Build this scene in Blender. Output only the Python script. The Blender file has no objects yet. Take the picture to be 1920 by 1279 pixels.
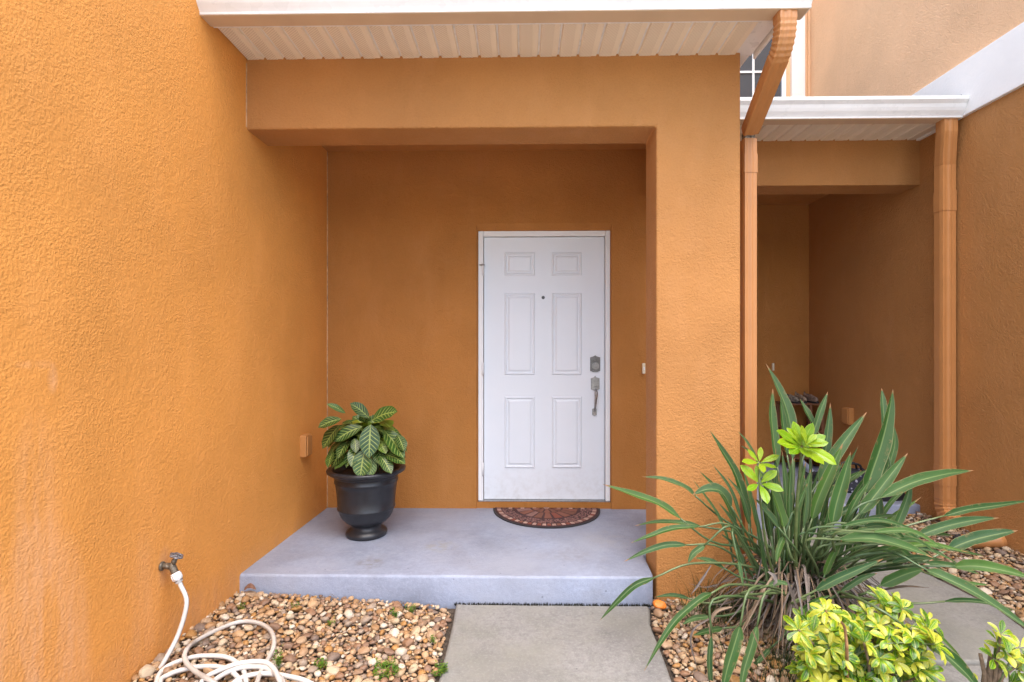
import bpy, bmesh, math, random
import numpy as np
from mathutils import Vector, Matrix, noise as mnoise

random.seed(7); rng = np.random.default_rng(11)
scene = bpy.context.scene
COL = scene.collection
R = math.radians

# ------------------------------------------------------------------ camera, sky, sun, exposure
H = 1.34                                   # eye height above the path
YAW = R(1.0)
F, U0, V0 = 960.0, 960.0, 660.0            # focal length / principal column / horizon row, in photo pixels
cam_d = bpy.data.cameras.new('camera'); cam = bpy.data.objects.new('camera', cam_d); COL.objects.link(cam)
cam.location = (0, 0, H); cam.rotation_euler = (R(90), 0, YAW)
cam_d.sensor_width = 36; cam_d.lens = 18; cam_d.shift_y = (V0 - 639.5) / 1920
cam_d.clip_start = 0.05; cam_d.clip_end = 2000
scene.camera = cam

SUN_EL, SUN_AZ = R(68), R(166)
world = bpy.data.worlds.new('World'); scene.world = world; world.use_nodes = True
wn = world.node_tree.nodes; wl = world.node_tree.links
sky = wn.new('ShaderNodeTexSky'); sky.sky_type = 'NISHITA'; sky.sun_disc = False
sky.sun_elevation = SUN_EL; sky.sun_rotation = SUN_AZ; sky.air_density = 1.0; sky.dust_density = 4.0; sky.ozone_density = 1.0
hs = wn.new('ShaderNodeHueSaturation'); hs.inputs['Saturation'].default_value = 0.95
wl.new(sky.outputs[0], hs.inputs['Color']); wl.new(hs.outputs[0], wn['Background'].inputs[0])
wn['Background'].inputs[1].default_value = 0.15
sd = bpy.data.lights.new('sun', 'SUN'); sd.energy = 0.5; sd.angle = R(65); sd.color = (1.0, 0.97, 0.93)
sun = bpy.data.objects.new('sun', sd); COL.objects.link(sun)
sdir = Vector((math.cos(SUN_EL)*math.sin(SUN_AZ), math.cos(SUN_EL)*math.cos(SUN_AZ), math.sin(SUN_EL)))
sun.rotation_euler = sdir.to_track_quat('Z', 'Y').to_euler(); sun.location = sdir*20
vs = scene.view_settings; vs.view_transform = 'Standard'; vs.look = 'None'; vs.gamma = 1; vs.use_curve_mapping = False
vs.exposure = 1.87

# ------------------------------------------------------------------ pixel -> place
cT, sT = math.cos(YAW), math.sin(YAW)
def ray(u, v):
    x = (u-U0)/F
    return Vector((x*cT - sT, x*sT + cT, -(v-V0)/F))
def PY(u, v, Y): r = ray(u, v); p = r*(Y/r.y); p.z += H; return p
def PX(u, v, X): r = ray(u, v); p = r*(X/r.x); p.z += H; return p
def PZ(u, v, Z): r = ray(u, v); p = r*((Z-H)/r.z); p.z += H; return p

# ------------------------------------------------------------------ materials
class NT:
    def __init__(s, name):
        s.m = bpy.data.materials.new(name); s.m.use_nodes = True
        s.n = s.m.node_tree.nodes; s.l = s.m.node_tree.links
        s.b = s.n['Principled BSDF']; s.o = s.n['Material Output']
    def new(s, t, **kw):
        x = s.n.new(t)
        for k, v in kw.items(): setattr(x, k, v)
        return x
    def lk(s, a, b): s.l.new(a, b)
    def coord(s, which='Object', scale=(1, 1, 1)):
        tc = s.new('ShaderNodeTexCoord'); mp = s.new('ShaderNodeMapping'); mp.inputs['Scale'].default_value = scale
        s.lk(tc.outputs[which], mp.inputs[0]); return mp.outputs[0]
    def noise(s, vec, scale, detail=3, rough=0.55, dist=0.0):
        x = s.new('ShaderNodeTexNoise'); x.inputs['Scale'].default_value = scale; x.inputs['Detail'].default_value = detail
        x.inputs['Roughness'].default_value = rough; x.inputs['Distortion'].default_value = dist; s.lk(vec, x.inputs['Vector']); return x.outputs['Fac']
    def ramp(s, fac, stops, interp='LINEAR'):
        x = s.new('ShaderNodeValToRGB'); x.color_ramp.interpolation = interp; e = x.color_ramp.elements
        while len(e) > len(stops): e.remove(e[-1])
        while len(e) < len(stops): e.new(0.5)
        for q, (p, c) in zip(e, stops):
            q.position = p; q.color = (c, c, c, 1) if isinstance(c, (int, float)) else (*c, 1)
        s.lk(fac, x.inputs[0]); return x.outputs[0]
    def mix(s, fac, a, b, mode='MIX'):
        x = s.new('ShaderNodeMix', data_type='RGBA', blend_type=mode)
        for i, v in ((0, fac), (6, a), (7, b)):
            if hasattr(v, 'is_linked'): s.lk(v, x.inputs[i])
            elif i == 0: x.inputs[0].default_value = v
            else: x.inputs[i].default_value = (*v, 1)
        return x.outputs[2]
    def math(s, op, a, b=None, c=None):
        x = s.new('ShaderNodeMath', operation=op)
        for i, v in enumerate((a, b, c)):
            if v is None: continue
            if hasattr(v, 'is_linked'): s.lk(v, x.inputs[i])
            else: x.inputs[i].default_value = v
        return x.outputs[0]
    def bump(s, h, dist, strength=1.0, normal=None):
        x = s.new('ShaderNodeBump'); x.inputs['Distance'].default_value = dist; x.inputs['Strength'].default_value = strength
        s.lk(h, x.inputs['Height'])
        if normal is not None: s.lk(normal, x.inputs['Normal'])
        return x.outputs[0]
    def base(s, c):
        if hasattr(c, 'is_linked'): s.lk(c, s.b.inputs['Base Color'])
        else: s.b.inputs['Base Color'].default_value = (*c, 1)
    def set(s, rough=None, metal=None, spec=None, normal=None):
        if rough is not None:
            if hasattr(rough, 'is_linked'): s.lk(rough, s.b.inputs['Roughness'])
            else: s.b.inputs['Roughness'].default_value = rough
        if metal is not None: s.b.inputs['Metallic'].default_value = metal
        if spec is not None: s.b.inputs['Specular IOR Level'].default_value = spec
        if normal is not None: s.lk(normal, s.b.inputs['Normal'])
        return s.m

def srgb(r, g, b):
    f = lambda c: ((c/255+0.055)/1.055)**2.4 if c > 10 else c/255/12.92
    return (f(r), f(g), f(b))

def plain(name, c, rough=0.5, metal=0, spec=0.5, var=0.06, vscale=6, bumpd=0.0, bscale=80):
    t = NT(name); v = t.coord()
    n = t.noise(v, vscale, 4)
    lo = tuple(x*(1-var) for x in c); hi = tuple(min(1, x*(1+var)) for x in c)
    t.base(t.ramp(n, [(0.3, lo), (0.7, hi)]))
    nm = t.bump(t.noise(v, bscale, 3), bumpd) if bumpd else None
    rr = t.ramp(t.noise(v, vscale*2.3, 3), [(0.3, max(0, rough-0.07)), (0.7, min(1, rough+0.07))])
    return t.set(rr, metal, spec, nm)

def stucco(name, c, stains=None, grain=1.0, rough=0.8):
    t = NT(name); v = t.coord()
    n1 = t.noise(v, 1.3, 4); n2 = t.noise(v, 9, 4); n3 = t.noise(v, 110, 2)
    a = t.ramp(n1, [(0.3, tuple(x*0.9 for x in c)), (0.7, tuple(min(1, x*1.08) for x in c))])
    a = t.mix(t.math('MULTIPLY', t.ramp(n2, [(0.45, 0.0), (0.8, 1.0)]), 0.22), a, tuple(min(1, x*1.12+0.02) for x in c))
    a = t.mix(t.math('MULTIPLY', t.ramp(n3, [(0.35, 1.0), (0.55, 0.0)]), 0.12), a, tuple(x*0.55 for x in c))
    if stains:
        tc = t.new('ShaderNodeSeparateXYZ'); t.lk(v, tc.inputs[0])
        for (yc, zc, ry, rz, amt, col) in stains:
            dy = t.math('DIVIDE', t.math('SUBTRACT', tc.outputs[1], yc-3.9), ry); dz = t.math('DIVIDE', t.math('SUBTRACT', tc.outputs[2], zc), rz)
            d = t.math('ADD', t.math('MULTIPLY', dy, dy), t.math('MULTIPLY', dz, dz))
            streak = t.noise(t.coord('Object', (1, 9, 1.6)), 1.5, 4, 0.65)
            m = t.math('MULTIPLY', t.ramp(d, [(0.0, 1.0), (1.0, 0.0)]), t.ramp(streak, [(0.36, 0.1), (0.68, 1.0)]))
            a = t.mix(t.math('MULTIPLY', m, amt), a, col)
    a = t.mix(t.math('MULTIPLY', t.ramp(t.noise(t.coord('Object', (2.2, 2.2, 0.7)), 2.1, 5, 0.65), [(0.50, 0.0), (0.74, 1.0)]), 0.28), a, tuple(min(1, x*1.15+0.035) for x in c))
    t.base(a)
    # knock-down stucco: blobs pressed flat, with fine sand on top
    patch = t.ramp(t.noise(v, 4.5, 3, 0.6), [(0.36, 0.40), (0.62, 1.0)])
    big = t.math('MULTIPLY', t.ramp(t.noise(v, 105, 3, 0.6), [(0.28, 0.0), (0.72, 1.0)]), patch)
    med = t.noise(v, 150, 3, 0.6, 0.3)
    nm = t.bump(big, 0.0036*grain, 0.9)
    nm = t.bump(t.noise(v, 40, 2), 0.0040*grain, 0.8, nm)
    nm = t.bump(med, 0.0018*grain, 0.85, nm)
    nm = t.bump(t.noise(v, 320, 2), 0.0009*grain, 0.7, nm)
    return t.set(t.ramp(n2, [(0.3, rough-0.12), (0.7, rough+0.05)]), 0, 0.35, nm)

ORANGE = (0.445, 0.198, 0.058)
M = {}
M['wall'] = stucco('orange_stucco', ORANGE)
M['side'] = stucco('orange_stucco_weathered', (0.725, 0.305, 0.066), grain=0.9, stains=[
    (1.62, 0.28, 0.20, 0.55, 0.75, (0.76, 0.43, 0.25)), (1.60, 0.75, 0.10, 0.45, 0.45, (0.76, 0.43, 0.25)),
    (1.60, 1.30, 0.075, 0.018, 0.35, (0.76, 0.43, 0.25)), (1.655, 1.25, 0.022, 0.055, 0.5, (0.76, 0.43, 0.25)), (2.17, 0.42, 0.05, 0.10, 0.5, (0.55, 0.30, 0.19)),
    (1.42, 0.55, 0.10, 0.4, 0.4, (0.76, 0.43, 0.25)), (2.6, 0.10, 1.6, 0.16, 0.45, (0.52, 0.26, 0.13)), (2.05, 0.30, 0.10, 0.34, 0.4, (0.66, 0.34, 0.16))])
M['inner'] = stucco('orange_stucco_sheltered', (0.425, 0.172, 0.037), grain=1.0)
M['smooth'] = plain('orange_smooth_paint', (0.47, 0.205, 0.058), 0.55, var=0.05, bumpd=0.001, bscale=60)
M['beige'] = stucco('pale_tan_stucco', (0.80, 0.50, 0.285))
M['spout'] = plain('orange_painted_metal', (0.46, 0.20, 0.066), 0.42, var=0.05, spec=0.5)
M['white'] = plain('white_paint', (0.80, 0.80, 0.80), 0.40, var=0.025, vscale=3, bumpd=0.0005, bscale=140)
def mat_door():
    t = NT('white_door_paint'); v = t.coord(); sp = t.new('ShaderNodeSeparateXYZ'); t.lk(v, sp.inputs[0])
    a = t.ramp(t.noise(v, 2.2, 4), [(0.3, (0.70, 0.74, 0.785)), (0.7, (0.735, 0.765, 0.805))])
    low = t.math('MULTIPLY', t.ramp(sp.outputs[2], [(0.20, 1.0), (0.55, 0.0)]), t.ramp(t.noise(v, 16, 5, 0.7), [(0.45, 0.0), (0.75, 1.0)]))
    a = t.mix(t.math('MULTIPLY', low, 0.35), a, (0.40, 0.36, 0.31))
    sc = t.ramp(t.noise(t.coord('Object', (7, 1, 1)), 26, 3, 0.7), [(0.70, 0.0), (0.76, 1.0)])
    a = t.mix(t.math('MULTIPLY', sc, 0.22), a, (0.42, 0.40, 0.38))
    t.base(a); return t.set(t.ramp(t.noise(v, 9, 4), [(0.3, 0.30), (0.7, 0.48)]), 0, 0.5, t.bump(t.noise(v, 60, 3), 0.0005))
M['door'] = mat_door()
M['band'] = plain('white_trim_board', (0.84, 0.82, 0.78), 0.55, var=0.03, vscale=4, bumpd=0.0016, bscale=60)
M['vinyl'] = plain('white_gutter_enamel', (0.80, 0.79, 0.77), 0.30, var=0.05, vscale=5)
M['nickel'] = plain('brushed_nickel', (0.36, 0.35, 0.34), 0.33, metal=1, var=0.15, vscale=60)
M['dark_metal'] = plain('dark_metal', (0.09, 0.085, 0.085), 0.45, metal=0.7, var=0.3, vscale=60)
M['brass'] = plain('aged_brass', (0.17, 0.145, 0.11), 0.55, metal=0.75, var=0.35, vscale=70, bumpd=0.001, bscale=200)
M['iron'] = plain('weathered_handwheel', (0.17, 0.16, 0.17), 0.5, metal=0.5, var=0.5, vscale=90)
M['ivory'] = plain('ivory_plastic', (0.78, 0.68, 0.50), 0.4)
M['black_pot'] = plain('black_plastic', (0.016, 0.017, 0.021), 0.38, var=0.25, vscale=20, bumpd=0.0006, bscale=90)
M['soil'] = plain('dark_soil', (0.060, 0.043, 0.030), 0.95, var=0.5, vscale=40, bumpd=0.02, bscale=60)
M['wood'] = plain('brown_wood', (0.18, 0.075, 0.035), 0.5, var=0.3, vscale=25)
M['black'] = plain('black_fabric', (0.012, 0.012, 0.014), 0.7, var=0.4, vscale=40, bumpd=0.002)
M['rubber'] = plain('black_rubber', (0.018, 0.016, 0.018), 0.7)
M['roof'] = plain('brown_shingle', (0.10, 0.075, 0.06), 0.9, var=0.4, vscale=30, bumpd=0.01)
M['stem'] = plain('woody_stem', (0.17, 0.11, 0.065), 0.8, var=0.4, vscale=60, bumpd=0.003, bscale=150)
M['stem_green'] = plain('green_stem', (0.10, 0.13, 0.04), 0.5, var=0.3, vscale=40)
M['orange_stone'] = plain('orange_painted_stone', (0.70, 0.20, 0.025), 0.5, var=0.2, vscale=40)
M['grass'] = plain('lawn_grass', (0.07, 0.11, 0.035), 0.9, var=0.4, vscale=3)

def concrete(name, c, blot, rough=0.85, speck=1.0, bd=0.0012, warm=None, marks=(), grit=0.5):
    t = NT(name); v = t.coord()
    a = t.ramp(t.noise(v, 2.6, 5, 0.6), [(0.30, tuple(x*0.68 for x in c)), (0.52, c), (0.75, tuple(min(1, x*1.15) for x in c))])
    a = t.mix(t.math('MULTIPLY', t.ramp(t.noise(v, 5.5, 5, 0.65), [(0.52, 0.0), (0.72, 1.0)]), 0.55), a, blot)
    a = t.mix(t.math('MULTIPLY', t.ramp(t.noise(v, 230, 2), [(0.60, 0.0), (0.70, 1.0)]), 0.35*speck), a, tuple(x*0.45 for x in c))
    a = t.mix(t.math('MULTIPLY', t.ramp(t.noise(v, 170, 2), [(0.66, 0.0), (0.72, 1.0)]), 0.35*speck), a, tuple(min(1, x*1.5) for x in c))
    a = t.mix(t.math('MULTIPLY', t.ramp(t.noise(v, 34, 4, 0.75), [(0.44, 0.0), (0.62, 1.0)]), grit), a, tuple(x*0.58 for x in c))
    a = t.mix(t.math('MULTIPLY', t.ramp(t.noise(v, 75, 3, 0.75), [(0.50, 0.0), (0.64, 1.0)]), grit), a, tuple(min(1, x*1.38) for x in c))
    if warm: a = t.mix(t.math('MULTIPLY', t.ramp(t.noise(v, 1.7, 4, 0.6), [(0.42, 0.0), (0.66, 1.0)]), 0.75), a, warm)
    if marks:
        sx = t.new('ShaderNodeSeparateXYZ'); t.lk(v, sx.inputs[0])
        for (mx, my, r0, ring, col, amt) in marks:
            dx = t.math('SUBTRACT', sx.outputs[0], mx); dy = t.math('SUBTRACT', sx.outputs[1], my)
            dd = t.math('SQRT', t.math('ADD', t.math('MULTIPLY', dx, dx), t.math('MULTIPLY', dy, dy)))
            dd = t.math('ADD', dd, t.math('MULTIPLY', t.math('SUBTRACT', t.noise(v, 9, 3), 0.5), 0.06))
            msk = t.ramp(t.math('ABSOLUTE', t.math('SUBTRACT', dd, r0)), [(0.004, 1.0), (0.011, 0.0)]) if ring else t.ramp(dd, [(r0*0.4, 1.0), (r0, 0.0)])
            a = t.mix(t.math('MULTIPLY', t.math('MULTIPLY', msk, t.ramp(t.noise(v, 22, 3), [(0.38, 0.0), (0.60, 1.0)])), amt), a, col)
    # scattered dark flecks and dirt
    vo = t.new('ShaderNodeTexVoronoi'); vo.inputs['Scale'].default_value = 9; t.lk(v, vo.inputs['Vector'])
    a = t.mix(t.math('MULTIPLY', t.ramp(vo.outputs['Distance'], [(0.035, 1.0), (0.055, 0.0)]), 0.55), a, tuple(x*0.25 for x in c))
    t.base(a)
    nm = t.bump(t.noise(v, 140, 4, 0.7), bd, 0.8)
    nm = t.bump(t.noise(v, 6, 3), 0.004, 0.6, nm)
    nm = t.bump(t.noise(v, 48, 4, 0.7), 0.0035, 0.6, nm)
    return t.set(t.ramp(t.noise(v, 14, 3), [(0.3, rough-0.12), (0.7, rough)]), 0, 0.4, nm)
M['path'] = concrete('grey_concrete', (0.205, 0.200, 0.191), (0.140, 0.144, 0.115), warm=(0.212, 0.208, 0.178))
M['slab'] = concrete('blue_grey_painted_concrete', (0.262, 0.296, 0.388), (0.205, 0.215, 0.245), rough=0.6, speck=0.4, bd=0.0022, grit=0.22, warm=(0.282, 0.300, 0.360), marks=((-1.02, 2.93, 0.135, True, (0.36, 0.38, 0.45), 0.25), (-0.86, 2.90, 0.10, False, (0.16, 0.15, 0.14), 0.55), (-0.50, 3.15, 0.12, False, (0.28, 0.28, 0.24), 0.5), (0.30, 3.05, 0.16, False, (0.20, 0.20, 0.22), 0.45), (0.55, 3.3, 0.2, False, (0.29, 0.30, 0.33), 0.5)))
M['fill_drive'] = concrete('fill_driveway_concrete', (0.56, 0.55, 0.53), (0.47, 0.46, 0.44))  # made pale so it bounces fill into the porch and soffit

def mat_soffit():
    t = NT('vinyl_soffit'); uv = t.new('ShaderNodeUVMap'); sp = t.new('ShaderNodeSeparateXYZ'); t.lk(uv.outputs[0], sp.inputs[0])
    # u in metres across the strip, v in metres along it: rows of slanted vent slots on one part of the strip
    u, v = sp.outputs[0], sp.outputs[1]
    ph = t.math('FRACT', t.math('ADD', t.math('MULTIPLY', u, 55), t.math('MULTIPLY', v, 70)))
    slot = t.ramp(ph, [(0.28, 1.0), (0.40, 0.0), (0.90, 0.0), (1.0, 1.0)])
    band = t.math('MULTIPLY', t.math('GREATER_THAN', u, 0.012), t.math('LESS_THAN', u, 0.072))
    m = t.math('MULTIPLY', slot, band)
    n = t.noise(t.coord(), 5, 4)
    a = t.ramp(n, [(0.3, (0.80, 0.70, 0.55)), (0.7, (0.86, 0.77, 0.62))])
    t.base(t.mix(t.math('MULTIPLY', m, 0.32), a, (0.34, 0.26, 0.18)))
    return t.set(0.45, 0, 0.4, t.bump(t.math('SUBTRACT', 1.0, m), 0.0012, 0.8))
M['soffit'] = mat_soffit()

def mat_pebble():
    t = NT('river_pebble'); g = t.new('ShaderNodeNewGeometry'); oi = t.new('ShaderNodeObjectInfo')
    rnd = t.math('FRACT', t.math('ADD', t.math('MULTIPLY', g.outputs['Random Per Island'], 1.0), t.math('MULTIPLY', oi.outputs['Random'], 7.31)))
    cols = [(0.42, 0.26, 0.13), (0.55, 0.42, 0.27), (0.29, 0.19, 0.135), (0.64, 0.55, 0.42), (0.36, 0.245, 0.165), (0.50, 0.285, 0.105),
            (0.24, 0.185, 0.155), (0.58, 0.40, 0.24), (0.40, 0.33, 0.27), (0.47, 0.32, 0.20), (0.73, 0.68, 0.60), (0.33, 0.20, 0.125), (0.52, 0.38, 0.255), (0.60, 0.49, 0.34)]
    cols = [tuple(c*k for c, k in zip(q, (0.68, 0.63, 0.575))) for q in cols]
    a = t.ramp(rnd, [(i/len(cols), c) for i, c in enumerate(cols)], 'CONSTANT')
    v = t.coord()
    n = t.noise(v, 60, 4, 0.65)
    a = t.mix(0.5, a, t.ramp(n, [(0.3, (0.30, 0.27, 0.25)), (0.55, (0.55, 0.53, 0.5)), (0.75, (0.80, 0.76, 0.7))]), 'OVERLAY')
    t.base(a)
    return t.set(0.55, 0, 0.4, t.bump(t.noise(v, 220, 3), 0.0010, 0.7))
M['pebble'] = mat_pebble()

def leafy(t, col, rough=0.38, trans=0.18, normal=None, spec=0.5):
    t.base(col); t.set(rough, 0, spec, normal)
    tr = t.new('ShaderNodeBsdfTranslucent'); mx = t.new('ShaderNodeMixShader'); mx.inputs[0].default_value = trans
    t.lk(col, tr.inputs[0]); t.lk(t.b.outputs[0], mx.inputs[1]); t.lk(tr.outputs[0], mx.inputs[2]); t.lk(mx.outputs[0], t.o.inputs[0])
    return t.m
def uvsplit(t):
    uv = t.new('ShaderNodeUVMap'); sp = t.new('ShaderNodeSeparateXYZ'); t.lk(uv.outputs[0], sp.inputs[0])
    return sp.outputs[0], sp.outputs[1]

def mat_strap():
    t = NT('strap_leaf'); u, v = uvsplit(t); oi = t.new('ShaderNodeObjectInfo')
    au = t.math('ABSOLUTE', t.math('SUBTRACT', u, 0.5))
    a = t.ramp(oi.outputs['Random'], [(0.0, (0.020, 0.062, 0.010)), (0.3, (0.036, 0.098, 0.016)), (0.6, (0.056, 0.112, 0.034)), (0.8, (0.032, 0.082, 0.028)), (1.0, (0.070, 0.150, 0.016))])
    n = t.noise(t.coord(), 14, 4)
    a = t.mix(t.math('MULTIPLY', t.ramp(n, [(0.45, 0.0), (0.8, 1.0)]), 0.35), a, (0.060, 0.105, 0.034))
    half = t.ramp(u, [(0.48, 0.0), (0.52, 1.0)])
    a = t.mix(t.math('MULTIPLY', half, 0.35), a, (0.085, 0.130, 0.060))  # one half painted lighter, as a folded blade catches the light
    vn = t.math('FRACT', t.math('ADD', t.math('MULTIPLY', v, 46), t.math('MULTIPLY', au, 7)))
    a = t.mix(t.math('MULTIPLY', t.ramp(vn, [(0.0, 1.0), (0.3, 0.0)]), 0.10), a, (0.02, 0.06, 0.02))
    a = t.mix(t.math('MULTIPLY', t.ramp(au, [(0.028, 1.0), (0.055, 0.0)]), 0.55), a, (0.20, 0.26, 0.09))
    a = t.mix(t.math('MULTIPLY', t.ramp(au, [(0.455, 0.0), (0.485, 1.0)]), 0.65), a, (0.27, 0.26, 0.12))
    brn = t.math('MULTIPLY', t.ramp(t.noise(t.coord(), 34, 4, 0.7), [(0.56, 0.0), (0.66, 1.0)]), t.ramp(au, [(0.22, 0.0), (0.47, 1.0)]))
    a = t.mix(t.math('MULTIPLY', brn, 0.8), a, (0.22, 0.15, 0.065))
    a = t.mix(t.ramp(t.math('ADD', v, t.math('MULTIPLY', oi.outputs['Random'], 0.06)), [(0.955, 0.0), (1.02, 1.0)]), a, (0.30, 0.16, 0.07))
    return leafy(t, a, 0.50, 0.18, t.bump(vn, 0.0006, 0.5), 0.25)
M['strap'] = mat_strap()
def mat_petiole():
    t = NT('leaf_stalk'); oi = t.new('ShaderNodeObjectInfo')
    a = t.ramp(oi.outputs['Random'], [(0, (0.045, 0.090, 0.028)), (0.5, (0.080, 0.125, 0.045)), (1, (0.12, 0.155, 0.06))])
    t.base(a); return t.set(0.4, 0, 0.5)
M['petiole'] = mat_petiole()
def mat_dry():
    t = NT('dry_leaf'); oi = t.new('ShaderNodeObjectInfo')
    a = t.ramp(oi.outputs['Random'], [(0, (0.13, 0.105, 0.09)), (0.3, (0.23, 0.20, 0.18)), (0.55, (0.07, 0.05, 0.038)), (0.75, (0.24, 0.16, 0.095)), (1, (0.30, 0.22, 0.15))])
    n = t.noise(t.coord(), 40, 3)
    t.base(t.mix(t.math('MULTIPLY', n, 0.4), a, (0.10, 0.07, 0.05))); return t.set(0.8, 0, 0.2)
M['dry'] = mat_dry()
def mat_vein():
    t = NT('veined_leaf'); u, v = uvsplit(t); oi = t.new('ShaderNodeObjectInfo')
    au = t.math('ABSOLUTE', t.math('SUBTRACT', u, 0.5))
    g = t.ramp(oi.outputs['Random'], [(0.0, (0.010, 0.036, 0.006)), (0.5, (0.020, 0.066, 0.010)), (0.82, (0.036, 0.090, 0.010)), (0.90, (0.13, 0.19, 0.010)), (1.0, (0.22, 0.26, 0.010))])
    vn = t.math('FRACT', t.math('SUBTRACT', t.math('MULTIPLY', v, 8.5), t.math('MULTIPLY', au, 3.6)))
    wob = t.noise(t.coord(), 90, 2)
    line = t.ramp(t.math('ADD', vn, t.math('MULTIPLY', t.math('SUBTRACT', wob, 0.5), 0.15)), [(0.0, 0.9), (0.13, 1.0), (0.24, 0.0), (0.95, 0.0), (1.0, 0.9)])
    line = t.math('MULTIPLY', line, t.ramp(au, [(0.30, 1.0), (0.49, 0.25)]))
    rib = t.ramp(au, [(0.022, 1.0), (0.05, 0.0)])
    m = t.math('MAXIMUM', line, rib)
    a = t.mix(t.math('MULTIPLY', m, 0.72), g, (0.34, 0.40, 0.09))
    a = t.mix(t.math('MULTIPLY', t.ramp(au, [(0.46, 0.0), (0.49, 1.0)]), 0.4), a, (0.17, 0.20, 0.02))
    return leafy(t, a, 0.36, 0.12, t.bump(m, -0.0010, 0.7))
M['vein'] = mat_vein()
def mat_variegated():
    t = NT('variegated_leaflet'); u, v = uvsplit(t); oi = t.new('ShaderNodeObjectInfo')
    au = t.math('ABSOLUTE', t.math('SUBTRACT', u, 0.5))
    off = t.new('ShaderNodeVectorMath', operation='ADD'); t.lk(t.coord(), off.inputs[0]); t.lk(oi.outputs['Random'], off.inputs[1])
    n = t.noise(off.outputs[0], 22, 3, 0.6)
    gi = t.new('ShaderNodeNewGeometry'); rn = t.math('FRACT', t.math('ADD', gi.outputs['Random Per Island'], t.math('MULTIPLY', oi.outputs['Random'], 5.7)))
    k = t.math('ADD', t.math('ADD', n, t.math('MULTIPLY', au, -0.55)), t.math('MULTIPLY', t.math('SUBTRACT', rn, 0.5), 0.62))
    a = t.ramp(k, [(0.27, (0.42, 0.42, 0.040)), (0.33, (0.34, 0.39, 0.006)), (0.39, (0.19, 0.31, 0.005)), (0.52, (0.10, 0.22, 0.006)), (0.64, (0.034, 0.095, 0.006))])
    a = t.mix(t.math('MULTIPLY', t.ramp(au, [(0.015, 1.0), (0.04, 0.0)]), 0.5), a, (0.62, 0.64, 0.20))
    return leafy(t, a, 0.32, 0.22)
M['variegated'] = mat_variegated()
def mat_lime():
    t = NT('lime_leaflet'); u, v = uvsplit(t); oi = t.new('ShaderNodeObjectInfo')
    au = t.math('ABSOLUTE', t.math('SUBTRACT', u, 0.5))
    a = t.ramp(oi.outputs['Random'], [(0, (0.13, 0.26, 0.004)), (0.6, (0.19, 0.32, 0.004)), (1, (0.28, 0.37, 0.010))])
    a = t.mix(t.math('MULTIPLY', t.ramp(au, [(0.44, 0.0), (0.49, 1.0)]), 0.6), a, (0.42, 0.40, 0.015))
    a = t.mix(t.math('MULTIPLY', t.ramp(au, [(0.015, 1.0), (0.04, 0.0)]), 0.4), a, (0.42, 0.48, 0.07))
    vn = t.math('FRACT', t.math('SUBTRACT', t.math('MULTIPLY', v, 9), t.math('MULTIPLY', au, 4)))
    a = t.mix(t.math('MULTIPLY', t.ramp(vn, [(0.0, 1.0), (0.25, 0.0)]), 0.18), a, (0.08, 0.18, 0.01))
    a = t.mix(t.math('MULTIPLY', t.ramp(t.noise(t.coord(), 5, 4, 0.7), [(0.5, 0.0), (0.75, 1.0)]), 0.35), a, (0.11, 0.24, 0.008))
    return leafy(t, a, 0.35, 0.18, t.bump(vn, 0.01, 0.4))
M['lime'] = mat_lime()
def mat_weed():
    t = NT('weed_leaf'); oi = t.new('ShaderNodeNewGeometry')
    a = t.ramp(oi.outputs['Random Per Island'], [(0, (0.05, 0.14, 0.012)), (0.6, (0.085, 0.20, 0.016)), (1, (0.20, 0.26, 0.015))])
    return leafy(t, a, 0.5, 0.2)
M['weed'] = mat_weed()
def mat_fern():
    t = NT('fine_grass_blade'); oi = t.new('ShaderNodeNewGeometry')
    a = t.ramp(oi.outputs['Random Per Island'], [(0, (0.016, 0.040, 0.008)), (0.7, (0.036, 0.075, 0.014)), (1, (0.08, 0.10, 0.025))])
    return leafy(t, a, 0.5, 0.15)
M['fern'] = mat_fern()
def mat_hose():
    t = NT('white_hose'); u, v = uvsplit(t)
    d = t.math('ABSOLUTE', t.math('SUBTRACT', u, 0.30))
    n = t.noise(t.coord(), 4, 4)
    # v carries metres along the hose: the far loop is dirtier
    dirt = t.math('MULTIPLY', t.ramp(n, [(0.35, 0.15), (0.7, 0.75)]), t.ramp(t.math('DIVIDE', v, 1.0), [(0.05, 0.0), (0.25, 0.25), (0.70, 0.35), (0.78, 1.0)]))
    a = t.mix(dirt, (0.60, 0.57, 0.53), (0.25, 0.21, 0.17))
    a = t.mix(t.ramp(d, [(0.022, 1.0), (0.032, 0.0)]), a, (0.10, 0.11, 0.16))
    t.base(a); return t.set(0.38, 0, 0.5)
M['hose'] = mat_hose()
def mat_tile():
    t = NT('mat_tile'); oi = t.new('ShaderNodeObjectInfo')
    a = t.ramp(oi.outputs['Random'], [(0, (0.20, 0.060, 0.040)), (0.2, (0.24, 0.11, 0.08)), (0.4, (0.16, 0.075, 0.05)), (0.6, (0.25, 0.145, 0.125)), (0.8, (0.21, 0.09, 0.06)), (1, (0.26, 0.17, 0.155))], 'CONSTANT')
    n = t.noise(t.coord(), 90, 3)
    t.base(t.mix(t.math('MULTIPLY', n, 0.5), a, (0.20, 0.08, 0.06))); return t.set(0.9, 0, 0.2, t.bump(t.noise(t.coord(), 300, 2), 0.001))
M['tile'] = mat_tile()
M['tile_pale'] = plain('pale_mat_tile', (0.38, 0.24, 0.19), 0.9, var=0.25, vscale=50)
M['mat_base'] = plain('dark_red_mat', (0.055, 0.022, 0.022), 0.95, var=0.35, vscale=120, bumpd=0.002, bscale=300)
M['mat_speck'] = plain('pinkish_mat_chip', (0.21, 0.105, 0.09), 0.95, var=0.5, vscale=120)
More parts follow.
